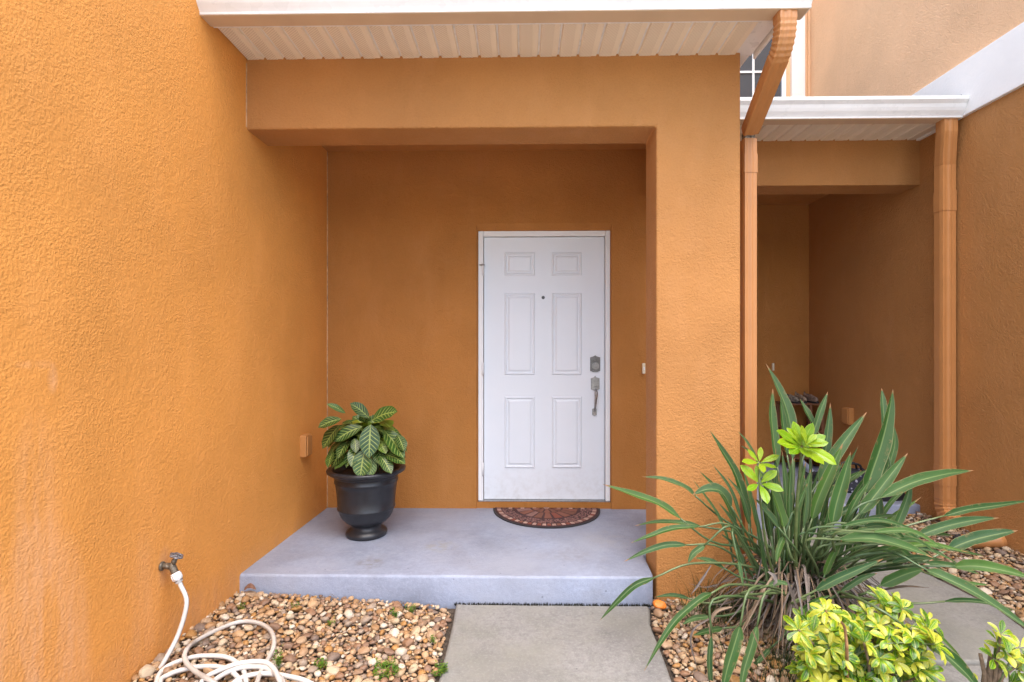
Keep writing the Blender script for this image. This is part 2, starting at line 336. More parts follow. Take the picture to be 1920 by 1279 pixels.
def mat_glass():
    t = NT('window_glass'); t.base((0.055, 0.065, 0.078)); return t.set(0.06, 0, 0.8)
M['glass'] = mat_glass()
def mat_floral():
    t = NT('dark_floral_cloth'); v = t.coord(); vo = t.new('ShaderNodeTexVoronoi'); vo.inputs['Scale'].default_value = 26; t.lk(v, vo.inputs['Vector'])
    t.base(t.mix(t.ramp(vo.outputs['Distance'], [(0.22, 1.0), (0.30, 0.0)]), (0.016, 0.018, 0.030), (0.32, 0.32, 0.38))); return t.set(0.8)
M['floral'] = mat_floral()
M['camo'] = plain('mottled_shoe_cloth', (0.20, 0.17, 0.13), 0.85, var=0.9, vscale=40)
M['blue_shoe'] = plain('pale_blue_shoe', (0.42, 0.50, 0.62), 0.7, var=0.2, vscale=30)

# ------------------------------------------------------------------ object helpers
def link(o, parent=None):
    COL.objects.link(o)
    if parent is not None: o.parent = parent
    return o
def tag(o, label=None, cat=None, group=None, kind=None):
    for k, v in (('label', label), ('category', cat), ('group', group), ('kind', kind)):
        if v: o[k] = v
    return o
def empty(name, loc, label, cat, group=None):
    o = bpy.data.objects.new(name, None); o.location = loc; o.empty_display_size = 0.1; COL.objects.link(o)
    return tag(o, label, cat, group)
def mesh_obj(name, verts, faces, mat, parent=None, smooth=False, uvs=None):
    """verts in world space; moved into the parent's frame when the parent is an Empty away from the origin"""
    me = bpy.data.meshes.new(name)
    off = parent_off(parent)
    me.from_pydata([tuple(Vector(v)-off) for v in verts], [], faces)
    if uvs is not None:
        l = me.uv_layers.new(name='UVMap')
        idx = np.empty(len(me.loops), dtype=np.int32); me.loops.foreach_get('vertex_index', idx)
        l.data.foreach_set('uv', np.asarray(uvs, dtype=np.float32)[idx].ravel())
    if smooth: me.polygons.foreach_set('use_smooth', [True]*len(me.polygons))
    me.materials.append(mat); me.update()
    return link(bpy.data.objects.new(name, me), parent)
def parent_off(p):
    off = Vector((0, 0, 0))
    while p is not None: off += p.location; p = p.parent
    return off
def bm_obj(name, bm, mat, parent=None, smooth=False):
    off = parent_off(parent)
    if off.length > 0: bmesh.ops.translate(bm, verts=bm.verts, vec=-off)
    me = bpy.data.meshes.new(name); bm.to_mesh(me); bm.free()
    if smooth: me.polygons.foreach_set('use_smooth', [True]*len(me.polygons))
    me.materials.append(mat)
    return link(bpy.data.objects.new(name, me), parent)
def add_box(bm, lo, hi, bev=0.0, seg=2):
    r = bmesh.ops.create_cube(bm, size=1); vs_ = r['verts']
    lo, hi = Vector(lo), Vector(hi)
    for v in vs_: v.co = Vector([(lo[i]+hi[i])/2 + v.co[i]*(hi[i]-lo[i]) for i in range(3)])
    if bev:
        es = list({e for v in vs_ for e in v.link_edges})
        bmesh.ops.bevel(bm, geom=es, offset=bev, segments=seg, profile=0.5, affect='EDGES')
def box(name, lo, hi, mat, parent=None, bev=0.0, seg=2, smooth=False):
    bm = bmesh.new(); add_box(bm, lo, hi, bev, seg); return bm_obj(name, bm, mat, parent, smooth)
def prism(name, poly, axis, a, b, mat, parent=None, bev=0.0):
    """extrude polygon (list of 2-tuples in the two other axes, in order) from a to b along axis"""
    bm = bmesh.new()
    def mk(p, t):
        return {'x': (t, p[0], p[1]), 'y': (p[0], t, p[1]), 'z': (p[0], p[1], t)}[axis]
    v0 = [bm.verts.new(mk(p, a)) for p in poly]; v1 = [bm.verts.new(mk(p, b)) for p in poly]
    n = len(poly); bm.faces.new(v0); bm.faces.new(v1[::-1])
    for i in range(n): bm.faces.new((v0[i], v1[i], v1[(i+1) % n], v0[(i+1) % n]))
    bmesh.ops.recalc_face_normals(bm, faces=bm.faces)
    if bev: bmesh.ops.bevel(bm, geom=list(bm.edges), offset=bev, segments=2, profile=0.5, affect='EDGES')
    return bm_obj(name, bm, mat, parent)
def catmull(pts, n):
    P = [Vector(p) for p in pts]
    if len(P) == 2: return [P[0].lerp(P[1], i/(n-1)) for i in range(n)]
    P = [P[0]*2-P[1]] + P + [P[-1]*2-P[-2]]
    segs = len(P)-3; out = []
    for i in range(n):
        t = i/(n-1)*segs; k = min(int(t), segs-1); t -= k
        a, b, c, d = P[k:k+4]
        out.append(0.5*((2*b)+(c-a)*t+(2*a-5*b+4*c-d)*t*t+(3*b-a-3*c+d)*t**3))
    return out
def tube_data(path, rad, sides=8, uvlen=False):
    verts, faces, uvs = [], [], []; n = len(path); up = None; L = 0
    for i, p in enumerate(path):
        t = (path[min(i+1, n-1)]-path[max(i-1, 0)]).normalized()
        if up is None:
            up = Vector((0, 0, 1)) if abs(t.z) < 0.9 else Vector((0, 1, 0))
        s = t.cross(up).normalized(); up = s.cross(t).normalized()
        r = rad(i/(n-1)) if callable(rad) else rad
        if i: L += (p-path[i-1]).length
        for k in range(sides+1):
            a = 2*math.pi*k/sides
            verts.append(p+(s*math.cos(a)+up*math.sin(a))*r); uvs.append((k/sides, L))
    w = sides+1
    for i in range(n-1):
        for k in range(sides): faces.append((i*w+k, i*w+k+1, (i+1)*w+k+1, (i+1)*w+k))
    faces.append(tuple(range(sides))[::-1]); faces.append(tuple((n-1)*w+k for k in range(sides)))
    return verts, faces, uvs
def tube(name, path, rad, mat, parent=None, sides=8):
    v, f, u = tube_data([Vector(p) for p in path], rad, sides)
    return mesh_obj(name, v, f, mat, parent, True, u)
def blade_data(path, width, prof, hint, fold=0.25, wave=0.0, n=14, ph=0.0):
    pts = catmull(path, n); V, Fc, UV = [], [], []
    offs = (-1, -0.55, 0, 0.55, 1)
    for i, p in enumerate(pts):
        t = (pts[min(i+1, n-1)]-pts[max(i-1, 0)]).normalized()
        s = t.cross(hint)
        s = s.normalized() if s.length > 1e-4 else Vector((1, 0, 0))
        nn = s.cross(t).normalized(); v = i/(n-1); w = width*0.5*prof(v)
        for o in offs:
            z = fold*abs(o)*w + (wave*w*math.sin(v*17+ph+(2.1 if o > 0 else 0)) if abs(o) == 1 else 0)
            V.append(p+s*(o*w)+nn*z); UV.append(((o+1)/2, v))
    for i in range(n-1):
        for k in range(4): Fc.append((i*5+k, i*5+k+1, (i+1)*5+k+1, (i+1)*5+k))
    return V, Fc, UV
def lathe(name, prof, mat, parent, centre, seg=48, smooth=True):
    V, Fc = [], []; n = len(prof); c = Vector(centre)
    for (r, z) in prof:
        for k in range(seg):
            a = 2*math.pi*k/seg; V.append(c+Vector((r*math.cos(a), r*math.sin(a), z)))
    for i in range(n-1):
        for k in range(seg): Fc.append((i*seg+k, i*seg+(k+1) % seg, (i+1)*seg+(k+1) % seg, (i+1)*seg+k))
    if prof[0][0] > 0.002: Fc.append(tuple(range(seg))[::-1])
    return mesh_obj(name, V, Fc, mat, parent, smooth)

# ------------------------------------------------------------------ layout (metres)
ZS = 0.14                                   # porch slab top
YB, YC, YCR = 3.92, 2.80, 3.04              # porch back wall, column/beam front, column/beam rear
XCL, XCR = 0.737, 1.193                     # column
ZBM, ZSF, ZCE = H+1.229, H+1.612, H+1.545   # beam underside, soffit, porch ceiling
def XL(y): return -1.515+(y-2.8)*0.02       # side wall face
XR = 3.0; Y2F, Y2R, Y2B = 3.905, 4.13, 5.385
ZB2, ZSF2, ZS2 = H+1.257, H+1.594, 0.19
TOP = 5.4

# ------------------------------------------------------------------ the ground
me = mesh_obj('ground', [(-300, -300, -0.09), (300, -300, -0.09), (300, 300, -0.09), (-300, 300, -0.09)], [(0, 1, 2, 3)], M['grass'])
tag(me, 'grass lawn spreading around the townhouses', 'lawn', kind='structure')
d = box('fill_driveway', (-8, -12, -0.20), (9, 0.345, -0.012), M['fill_drive']); tag(d, 'pale concrete ground added unseen before the townhouses to bounce fill light', 'fill_driveway', kind='structure')  # unseen ground added as a pale bounce surface for fill light

def wobble_slab(name, poly, ztop, zbot, mat, bev, label, cat, wob=0.004, cell=0.05):
    """a poured slab: edge polygon resampled with slight waver, rounded arris"""
    pts = []
    n = len(poly)
    for i in range(n):
        a, b = Vector((*poly[i], 0)), Vector((*poly[(i+1) % n], 0)); k = max(2, int((b-a).length/cell))
        for j in range(k):
            p = a.lerp(b, j/k); q = mnoise.noise_vector(Vector((p.x*5, p.y*5, 3.3)))
            pts.append((p.x+q.x*wob, p.y+q.y*wob))
    m = len(pts); c = Vector((sum(p[0] for p in pts)/m, sum(p[1] for p in pts)/m))
    rings = []
    def inset(d_):
        out = []
        for i in range(m):
            a, b = Vector(pts[i-1]), Vector(pts[(i+1) % m]); t = (b-a).normalized(); nrm = Vector((-t.y, t.x))
            out.append(Vector(pts[i])+nrm*d_)
        return out
    V, Fc = [], []
    for (dd, z) in ((0, zbot), (0, ztop-bev), (bev*0.3, ztop-bev*0.3), (bev, ztop)):
        V += [(p.x, p.y, z) for p in inset(dd)]
    for k in range(3):
        for i in range(m): Fc.append((k*m+i, k*m+(i+1) % m, (k+1)*m+(i+1) % m, (k+1)*m+i))
    Fc.append(tuple(3*m+i for i in range(m)))
    o = mesh_obj(name, V, Fc, mat)
    o.data.polygons.foreach_set('use_smooth', [len(p.vertices) == 4 for p in o.data.polygons])
    return tag(o, label, cat, kind='structure')

porch = wobble_slab('porch_slab', [(-1.60, 2.735), (0.700, 2.738), (0.715, 2.80), (0.727, 3.05), (1.15, 3.06), (1.15, 4.0), (-1.60, 4.0)], ZS, -0.06, M['slab'], 0.014,
                    'blue-grey painted concrete porch slab under the white front door', 'porch')
path = wobble_slab('front_path', [(-0.330, 0.35), (0.585, 0.35), (0.612, 2.0), (0.640, 2.55), (0.675, 2.700), (0.665, 2.722), (-0.345, 2.722), (-0.338, 2.3)], 0.0, -0.1, M['path'], 0.016,
                   'grey concrete path leading to the blue-grey porch slab', 'path')
npath = wobble_slab('neighbour_path', [(1.56, 2.235), (2.36, 2.235), (2.47, 2.70), (2.44, 3.10), (2.30, 3.885), (1.56, 3.885)], 0.012, -0.1, M['path'], 0.012,
                    'grey concrete path square leading to the neighbouring porch', 'path')
npath2 = wobble_slab('neighbour_path', [(1.52, 0.35), (2.42, 0.35), (2.37, 2.222), (1.55, 2.222)], 0.006, -0.1, M['path'], 0.012,
                     'grey concrete path square below the joint of the neighbouring path', 'path')
slab2 = wobble_slab('porch_slab', [(1.20, 3.90), (3.02, 3.90), (3.02, 5.45), (1.20, 5.45)], ZS2, -0.06, M['slab'], 0.012,
                    'pale blue-grey porch slab of the recessed neighbouring entrance', 'porch')

# ------------------------------------------------------------------ our townhouse
house = empty('townhouse', (0, 3.9, 0), 'orange stucco townhouse with covered porch and white six-panel door', 'house')
def quadwall(name, pts, mat, parent):      # thick wall from a plan polygon, z range
    return None
# side wall (running towards us; unseen top and front cut back for sky light)
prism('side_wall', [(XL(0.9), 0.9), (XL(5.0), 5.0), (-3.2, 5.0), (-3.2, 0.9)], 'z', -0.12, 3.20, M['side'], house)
box('added_wing_roof', (-3.3, 0.8, 3.202), (XL(2.4)+0.03, 5.05, 3.25), M['roof'], house)  # unseen roof added to cap the wall lowered for sky light
# back wall with a door niche
DX0, DX1, DZ1 = PY(893, 420, YB).x, PY(1147, 420, YB).x, PY(1000, 419, YB).z
ZSILL = PY(1000, 938, YB+0.045).z
bw = [(-1.56, DX0, -0.1, ZCE+0.2), (DX1, 1.19, -0.1, ZCE+0.2), (DX0, DX1, DZ1, ZCE+0.2), (DX0, DX1, -0.1, ZSILL-0.004)]
bm = bmesh.new()
yn = YB+0.085; yf = YB+0.026
IX0, IX1, IZ1 = PY(896.5, 433, yf).x, PY(1144.5, 433, yf).x, PY(1000, 432.5, yf).z
def face(pts): bm.faces.new([bm.verts.new(p) for p in pts])
for (x0, x1, z0, z1) in bw[:3]: face([(x0, YB, z0), (x1, YB, z0), (x1, YB, z1), (x0, YB, z1)])
NB = YB+0.010                                # threshold stands slightly back from the wall face
zt_ = ZSILL-0.004
face([(DX0, NB, -0.1), (DX1, NB, -0.1), (DX1, NB, zt_), (DX0, NB, zt_)])
face([(DX0, NB, zt_), (DX1, NB, zt_), (DX1, yn, zt_), (DX0, yn, zt_)])
face([(DX0, YB, -0.1), (IX0, yf, -0.1), (IX0, yf, IZ1), (DX0, YB, DZ1)])
face([(DX1, YB, -0.1), (DX1, YB, DZ1), (IX1, yf, IZ1), (IX1, yf, -0.1)])
face([(DX0, YB, DZ1), (IX0, yf, IZ1), (IX1, yf, IZ1), (DX1, YB, DZ1)])
face([(IX0, yf, -0.1), (IX0, yn, -0.1), (IX0, yn, IZ1), (IX0, yf, IZ1)])
face([(IX1, yf, -0.1), (IX1, yf, IZ1), (IX1, yn, IZ1), (IX1, yn, -0.1)])
face([(IX0, yf, IZ1), (IX0, yn, IZ1), (IX1, yn, IZ1), (IX1, yf, IZ1)])
face([(IX0, yn, -0.1), (IX1, yn, -0.1), (IX1, yn, IZ1), (IX0, yn, IZ1)])
face([(1.19, YB, -0.1), (1.19, 5.6, -0.1), (1.19, 5.6, ZCE+0.2), (1.19, YB, ZCE+0.2)])
bmesh.ops.remove_doubles(bm, verts=bm.verts, dist=1e-5); bmesh.ops.recalc_face_normals(bm, faces=bm.faces)
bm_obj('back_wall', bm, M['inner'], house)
# front beam + side beam + column + ceiling
xl_ = XL(2.9)-0.04
prism('front_wall', [(xl_, ZBM), (XCL, ZBM), (XCL, -0.08), (XCR, -0.08), (XCR, ZSF+0.10), (xl_, ZSF+0.10)], 'y', YC, YCR, M['wall'], house, 0.010)
box('side_beam', (0.955, YCR-0.02, H+1.165), (1.185, YB+0.02, ZSF+0.09), M['wall'], house, 0.008)
box('porch_ceiling', (XL(4)-0.05, YCR-0.02, ZCE), (0.97, YB+0.05, ZCE+0.03), M['smooth'], house)
box('upper_wall', (-1.7, 4.35, ZSF), (1.25, 4.6, TOP), M['beige'], house)
# soffit of ribbed vinyl strips
sof = box('soffit', (XL(2.6)-0.03, 2.515, ZSF+0.012), (1.262, YC+0.03, ZSF+0.030), M['vinyl'], house)
def soffit_strip_mesh(L, w):
    """underside strip: flat, turned up into a groove on both long edges; lies along +Y, width +X, faces down"""
    g = 0.006
    xs = [0.0, 0.004, 0.010, w*0.64, w*0.64+0.005, w-0.009, w-0.004, w]
    zs = [0.0135, 0.0135, 0.0, 0.0, 0.0018, 0.0018, 0.0135, 0.0135]
    V, Fc, UV = [], [], []
    for y in (0, L):
        for x, z in zip(xs, zs): V.append((x, y, z)); UV.append((x, y))
    k = len(xs)
    for i in range(k-1): Fc.append((i, k+i, k+i+1, i+1))
    me_ = bpy.data.meshes.new('soffit_panel'); me_.from_pydata(V, [], Fc)
    l = me_.uv_layers.new(name='UVMap')
    for lp in me_.loops: l.data[lp.index].uv = UV[lp.vertex_index]
    me_.materials.append(M['soffit']); return me_
SW = 0.1075
def strips(parent, x0, x1, y0, y1, z):
    full = soffit_strip_mesh(y1-y0, SW); off = parent_off(parent); x = x0
    while x < x1-0.01:
        me_ = full if x+SW <= x1 else soffit_strip_mesh(y1-y0, x1-x)
        o = bpy.data.objects.new('soffit_panel', me_); link(o, parent); o.location = Vector((x, y0, z))-off; x += SW
strips(sof, XL(2.6)+0.002, 1.175, 2.512, YC+0.004, ZSF)
# return strip at the corner, its boards run the other way
for k in range(3):
    me_ = soffit_strip_mesh(0.085+0.02*(2-k), 0.095)
    o = bpy.data.objects.new('soffit_panel', me_); link(o, sof); o.rotation_euler = (0, 0, R(-90))
    o.location = Vector((1.176, 2.515+0.095*(k+1), ZSF+0.001))
box('soffit_edge_trim', (1.268, 2.512, ZSF-0.012), (1.280, YC+0.02, ZSF+0.14), M['vinyl'], house)
box('porch_roof_edge', (XCR+0.004, YC-0.02, ZSF+0.03), (1.266, 4.4, ZSF+0.13), M['band'], house)

def gutter_profile(y_back, z_bot):
    """K-style trough: back, flat bottom, ogee front, lip (y decreases towards the viewer)"""
    b = y_back; z = z_bot
    return [(b, z+0.125), (b, z), (b-0.088, z), (b-0.089, z+0.010), (b-0.096, z+0.022), (b-0.108, z+0.040), (b-0.116, z+0.058), (b-0.122, z+0.078),
            (b-0.135, z+0.094), (b-0.140, z+0.100), (b-0.140, z+0.122), (b-0.130, z+0.126), (b-0.128, z+0.119), (b-0.133, z+0.102), (b-0.115, z+0.078), (b-0.09, z+0.025), (b-0.084, z+0.006), (b-0.004, z+0.006), (b-0.004, z+0.125)]
def gutter(parent, x0, x1, y_back, z_bot):
    g = prism('gutter', gutter_profile(y_back, z_bot), 'x', x0, x1, M['vinyl'], parent)
    end = prism('end_cap', [p for p in gutter_profile(y_back, z_bot)[:12]], 'x', x1+0.0005, x1+0.003, M['vinyl'], g)
    box('bounce_tan_strip', (x0+0.001, y_back-0.086, z_bot-0.0035), (x1-0.004, y_back-0.001, z_bot-0.0008), M['bounce_tan'], parent)  # added tan sheet: warm bounce and shade painted under the white gutter
    return g
M['bounce_tan'] = plain('bounce_tan_coat', (0.60, 0.45, 0.30), 0.45, var=0.06, vscale=4)  # tan colour holds the orange bounce on the gutter underside
box('fascia', (XL(2.5)-0.03, 2.490, ZSF-0.006), (1.285, 2.512, ZSF+0.16), M['vinyl'], house)
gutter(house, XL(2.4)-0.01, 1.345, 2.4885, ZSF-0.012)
bm = bmesh.new()
add_box(bm, (-1.7, 2.50, ZSF+0.16), (1.30, 4.40, ZSF+0.19))
for v in bm.verts: v.co.z += (v.co.y-2.5)*0.33
bm_obj('roof', bm, M['roof'], house)

def spout(name, parent, path, w, d_, ribs, mat, xdir=Vector((1, 0, 0)), n=60, crimp=()):
    """rectangular grooved downspout swept along path; crimp = (t0, t1) stretches of elbow with pleats"""
    pts = [Vector(p) for p in path]
    hw, hd = w/2, d_/2
    prof = []
    def edge(a, b, k, depth):
        a, b = Vector(a), Vector(b); nrm = Vector((b.y-a.y, -(b.x-a.x))).normalized()
        for i in range(k*4):
            t = i/(k*4); dd = depth if (i % 4) in (2, 3) else 0
            prof.append(a.lerp(b, t)-nrm*dd)
    c = 0.005
    edge((-hw+c, -hd), (hw-c, -hd), ribs, 0.003); edge((hw, -hd+c), (hw, hd-c), 1, 0.0); edge((hw-c, hd), (-hw+c, hd), 1, 0.0); edge((-hw, hd-c), (-hw, -hd+c), 1, 0.0)
    m = len(prof); V, Fc = [], []
    for i, p in enumerate(pts):
        t = (pts[min(i+1, len(pts)-1)]-pts[max(i-1, 0)]).normalized()
        x = (xdir-t*xdir.dot(t)).normalized(); y = t.cross(x).normalized()
        if y.y < 0 and abs(t.z) > 0.3: y = -y
        if abs(t.z) <= 0.3 and y.z > 0: y = -y
        k = 1.0
        for (a, b) in crimp:
            if a <= i <= b: k = 1.0-0.075*(i % 2)
        for q in prof: V.append(p+x*q.x*k+y*q.y*k)
    for i in range(len(pts)-1):
        for j in range(m): Fc.append((i*m+j, i*m+(j+1) % m, (i+1)*m+(j+1) % m, (i+1)*m+j))
    Fc.append(tuple(range(m))); Fc.append(tuple((len(pts)-1)*m+j for j in range(m))[::-1])
    o = mesh_obj(name, V, Fc, mat, parent)
    bm_ = bmesh.new(); bm_.from_mesh(o.data); bmesh.ops.recalc_face_normals(bm_, faces=bm_.faces); bm_.to_mesh(o.data); bm_.free()
    return o
# downspout from our gutter, back under the eave to the column flank, then down
arc = [(1.247, 2.440, ZSF-0.006)] + [(1.247, 2.440, ZSF-0.03)]
for i in range(15):
    a = i/14*R(64); arc.append((1.247+0.004*i/14, 2.440+0.13*(1-math.cos(a)), ZSF-0.05-0.15*math.sin(a)))
e = Vector(arc[-1]); arc2 = [e.lerp(Vector((1.300, 2.93, H+1.255)), t) for t in (0.0, 0.05, 0.5, 0.97, 1.0)][1:]
sp = spout('downspout', house, [Vector(p) for p in arc]+arc2, 0.086, 0.066, 2, M['spout'], crimp=((2, 16),))
spout('lower_pipe', sp, [(1.303, 2.960, z) for z in (H+1.215, 1.9, 1.0, 0.03)], 0.074, 0.066, 2, M['spout'])
spout('pipe_joint', sp, [(1.303, 2.960, z) for z in (H+1.125, H+1.02)], 0.080, 0.072, 2, M['spout'])
box('joint_filler', (1.272, 2.932, H+1.200), (1.334, 2.985, H+1.262), plain('speckled_sealant', (0.22, 0.19, 0.15), 0.9, var=0.95, vscale=70, bumpd=0.02, bscale=70), sp, 0.01)
for (a, b) in (((1.252, 2.405, ZSF-0.022)), ((1.206, 2.43, ZSF-0.03))) and (): pass

# ------------------------------------------------------------------ front door
yd = YB+0.050                               # door leaf face
fx0, fx1 = IX0+0.001, IX1-0.001; fz1 = IZ1-0.001; fz0 = ZSILL
dx0, dx1 = PY(907.5, 445, yd).x, PY(1133.5, 445, yd).x; dz1 = PY(1000, 445, yd).z; dz0 = fz0+0.006
fr = empty('door_frame', (0, 0, 0), None, None); fr.parent = house; fr.location = (0, -3.9, 0)
box('jamb', (fx0, yd-0.022, fz0), (dx0-0.004, yd+0.03, fz1), M['white'], fr, 0.004)
box('jamb', (dx1+0.004, yd-0.022, fz0-0.006), (fx1, yd+0.03, fz1), M['white'], fr, 0.004)
box('head_jamb', (dx0-0.0035, yd-0.0215, dz1+0.004), (dx1+0.0035, yd+0.03, fz1-0.0005), M['white'], fr, 0.003)
box('jamb_bead', (dx1+0.005, yd-0.0285, fz0), (dx1+0.016, yd-0.0222, fz1-0.02), M['white'], fr, 0.002)
box('jamb_bead', (dx0-0.018, yd-0.0285, fz0), (dx0-0.006, yd-0.0222, fz1-0.02), M['white'], fr, 0.002)
box('threshold', (fx0+0.003, NB+0.003, fz0-0.0035), (fx1-0.003, yd+0.03, fz0+0.0045), M['nickel'], fr, 0.001)
door = box('door', (dx0, yd, dz0), (dx1, yd+0.030, dz1), M['door'], house, 0.002)
door['label'] = 'white painted six-panel door'
def raised_panel(x0, x1, z0, z1, parent, yd=yd):
    prof = [(0, 0.0003), (0.006, 0.0085), (0.012, 0.0092), (0.019, 0.0018), (0.026, 0.0010), (0.040, 0.0095)]
    V, Fc = [], []; off = 0
    for (i, h) in prof: V += [(x0+i, yd-h, z0+i), (x1-i, yd-h, z0+i), (x1-i, yd-h, z1-i), (x0+i, yd-h, z1-i)]
    for k in range(len(prof)-1):
        for j in range(4): Fc.append((k*4+j, k*4+(j+1) % 4, k*4+4+(j+1) % 4, k*4+4+j))
    k = (len(prof)-1)*4; Fc.append((k, k+1, k+2, k+3))
    return mesh_obj('panel', V, Fc, M['door'], parent)
for (u0, u1) in ((946, 1003), (1034.5, 1090.5)):
    for (v0, v1) in ((473.5, 517), (549.5, 703), (743.5, 877.5)):
        a, b = PY(u0, v1, yd), PY(u1, v0, yd); raised_panel(a.x, b.x, a.z, b.z, door)
p = PY(1018.5, 558, yd)
bm = bmesh.new(); bmesh.ops.create_cone(bm, cap_ends=True, segments=20, radius1=0.013, radius2=0.010, depth=0.008, matrix=Matrix.Translation((p.x, yd-0.004, p.z)) @ Matrix.Rotation(R(90), 4, 'X'))
bm_obj('peephole', bm, M['dark_metal'], door)
for v in (505, 692, 880):
    p = PY(905.5, v, yd-0.03)
    tube('hinge', [(p.x, yd-0.030, p.z-0.05), (p.x, yd-0.030, p.z+0.05)], 0.0065, M['white'], door, 10)
p = PY(904, 497, yd-0.03); tube('hinge_stop', [(p.x-0.02, yd-0.034, p.z), (p.x+0.02, yd-0.034, p.z)], 0.005, M['nickel'], door, 8)
# deadbolt: shield plate, keypad strip, round cylinder
def plate(bm, cx, cz, w, h, y0, th, cut=0.3, point=0.0):
    hw, hh = w/2, h/2
    pts = [(-hw, -hh+h*cut*0.25), (-hw+w*cut, -hh), (0, -hh-point), (hw-w*cut, -hh), (hw, -hh+h*cut*0.25), (hw, hh-h*cut*0.4), (hw-w*cut, hh-h*0.07), (0, hh+point), (-hw+w*cut, hh-h*0.07), (-hw, hh-h*cut*0.4)]
    v0 = [bm.verts.new((cx+a, y0, cz+b)) for a, b in pts]; v1 = [bm.verts.new((cx+a*0.90, y0-th, cz+b*0.94)) for a, b in pts]
    bm.faces.new(v1)
    for i in range(len(pts)): bm.faces.new((v0[i], v0[(i+1) % len(pts)], v1[(i+1) % len(pts)], v1[i]))
def disc(bm, cx, cz, r, y0, th, r2=None, seg=24):
    bmesh.ops.create_cone(bm, cap_ends=True, segments=seg, radius1=r, radius2=r2 or r, depth=th, matrix=Matrix.Translation((cx, y0-th/2, cz)) @ Matrix.Rotation(R(90), 4, 'X'))
p = PY(1116, 682, yd)
bm = bmesh.new(); plate(bm, p.x, p.z, 0.078, 0.130, yd, 0.014); add_box(bm, (p.x-0.024, yd-0.018, p.z+0.020), (p.x+0.024, yd-0.0135, p.z+0.046), 0.002)
for i in range(2):
    for j in range(4): add_box(bm, (p.x-0.021+j*0.011, yd-0.0205, p.z+0.023+i*0.011), (p.x-0.013+j*0.011, yd-0.0178, p.z+0.031+i*0.011), 0.001)
bmesh.ops.recalc_face_normals(bm, faces=bm.faces)
db = bm_obj('deadbolt', bm, plain('pewter_plate', (0.20, 0.195, 0.19), 0.38, metal=1, var=0.25, vscale=80), door)
bm = bmesh.new(); disc(bm, p.x, p.z-0.018, 0.029, yd-0.013, 0.010, 0.026); disc(bm, p.x, p.z-0.018, 0.018, yd-0.0225, 0.010, 0.015); add_box(bm, (p.x-0.0015, yd-0.034, p.z-0.027), (p.x+0.0015, yd-0.0322, p.z-0.010))
bmesh.ops.recalc_face_normals(bm, faces=bm.faces); bm_obj('lock_cylinder', bm, M['nickel'], door, False)
# handle set
p = PY(1116, 719, yd); q = PY(1114.5, 772, yd)
bm = bmesh.new(); plate(bm, p.x, p.z, 0.068, 0.108, yd, 0.012, 0.33, 0.006)
add_box(bm, (p.x-0.012, yd-0.034, p.z-0.022), (p.x+0.012, yd-0.011, p.z-0.012), 0.003)
bmesh.ops.recalc_face_normals(bm, faces=bm.faces); hd = bm_obj('handle_plate', bm, M['nickel'], door)
bm = bmesh.new(); plate(bm, q.x, q.z, 0.036, 0.060, yd, 0.010, 0.33, 0.004); bmesh.ops.recalc_face_normals(bm, faces=bm.faces); bm_obj('handle_plate', bm, M['nickel'], door)
grip = catmull([(p.x, yd-0.008, p.z-0.046), (p.x, yd-0.045, p.z-0.056), (p.x-0.001, yd-0.060, p.z-0.085), (q.x, yd-0.050, q.z+0.055), (q.x, yd-0.030, q.z+0.020), (q.x, yd-0.006, q.z+0.008)], 26)
tube('handle_grip', grip, lambda t: 0.0085+0.0055*math.exp(-((t-0.36)/0.13)**2)-0.002*t, M['nickel'], door, 14)

M['caulk'] = plain('pale_caulk', (0.50, 0.30, 0.16), 0.7, var=0.35, vscale=30)
xc_ = XL(YB)
box('corner_caulk', (xc_-0.004, YB-0.006, ZS+0.002), (xc_+0.005, YB+0.004, ZCE-0.002), M['caulk'], house, 0.002)
box('corner_caulk', (XL(YC)-0.004, YC-0.005, ZBM+0.012), (XL(YC)+0.004, YC+0.004, ZSF-0.02), M['caulk'], house, 0.002)
# small fittings on our walls
p = PY(1206.5, 691, YB)
db_ = box('doorbell', (p.x-0.011, YB-0.018, p.z-0.040), (p.x+0.011, YB+0.004, p.z+0.040), M['ivory'], house, 0.004)
box('button', (p.x-0.0055, YB-0.0215, p.z-0.012), (p.x+0.0055, YB-0.0175, p.z+0.012), M['white'], db_, 0.0015)
p = PX(568, 835, XL(3.47)); xw = XL(p.y)
oc = box('outlet_cover', (xw-0.01, p.y-0.045, p.z-0.075), (xw+0.040, p.y+0.045, p.z+0.075), M['smooth'], house, 0.006)
box('cover_lid', (xw+0.041, p.y-0.038, p.z-0.066), (xw+0.050, p.y+0.038, p.z+0.066), M['smooth'], oc, 0.004)

# ------------------------------------------------------------------ the neighbouring townhouse
nb = empty('townhouse', (2.1, 5.385, 0), 'neighbouring orange townhouse with recessed shaded entrance and white band', 'house')
box('side_wall', (XR, 1.3, -0.12), (XR+1.5, 6.2, H+1.60), M['wall'], nb)
box('upper_side_wall', (XR+0.004, 1.3, H+1.60), (XR+1.5, 6.2, TOP), M['beige'], nb)
bandp = box('white_band', (XR-0.026, 1.3, H+1.588), (XR+0.02, Y2F+0.6, H+1.955), M['band'], nb, 0.004)
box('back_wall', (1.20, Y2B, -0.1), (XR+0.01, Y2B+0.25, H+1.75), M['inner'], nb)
box('upper_back_wall', (1.20, Y2B+0.004, H+1.75), (XR+0.02, Y2B+0.30, TOP), M['beige'], nb)
box('porch_beam', (1.195, Y2F, ZB2), (XR+0.01, Y2R, ZSF2+0.10), M['wall'], nb, 0.006)
box('porch_ceiling', (1.195, Y2R-0.02, ZB2+0.28), (XR+0.01, Y2B+0.02, ZB2+0.31), M['smooth'], nb)
sof2 = box('soffit', (1.28, 3.610, ZSF2+0.012), (XR-0.027, Y2F+0.03, ZSF2+0.030), M['vinyl'], nb)
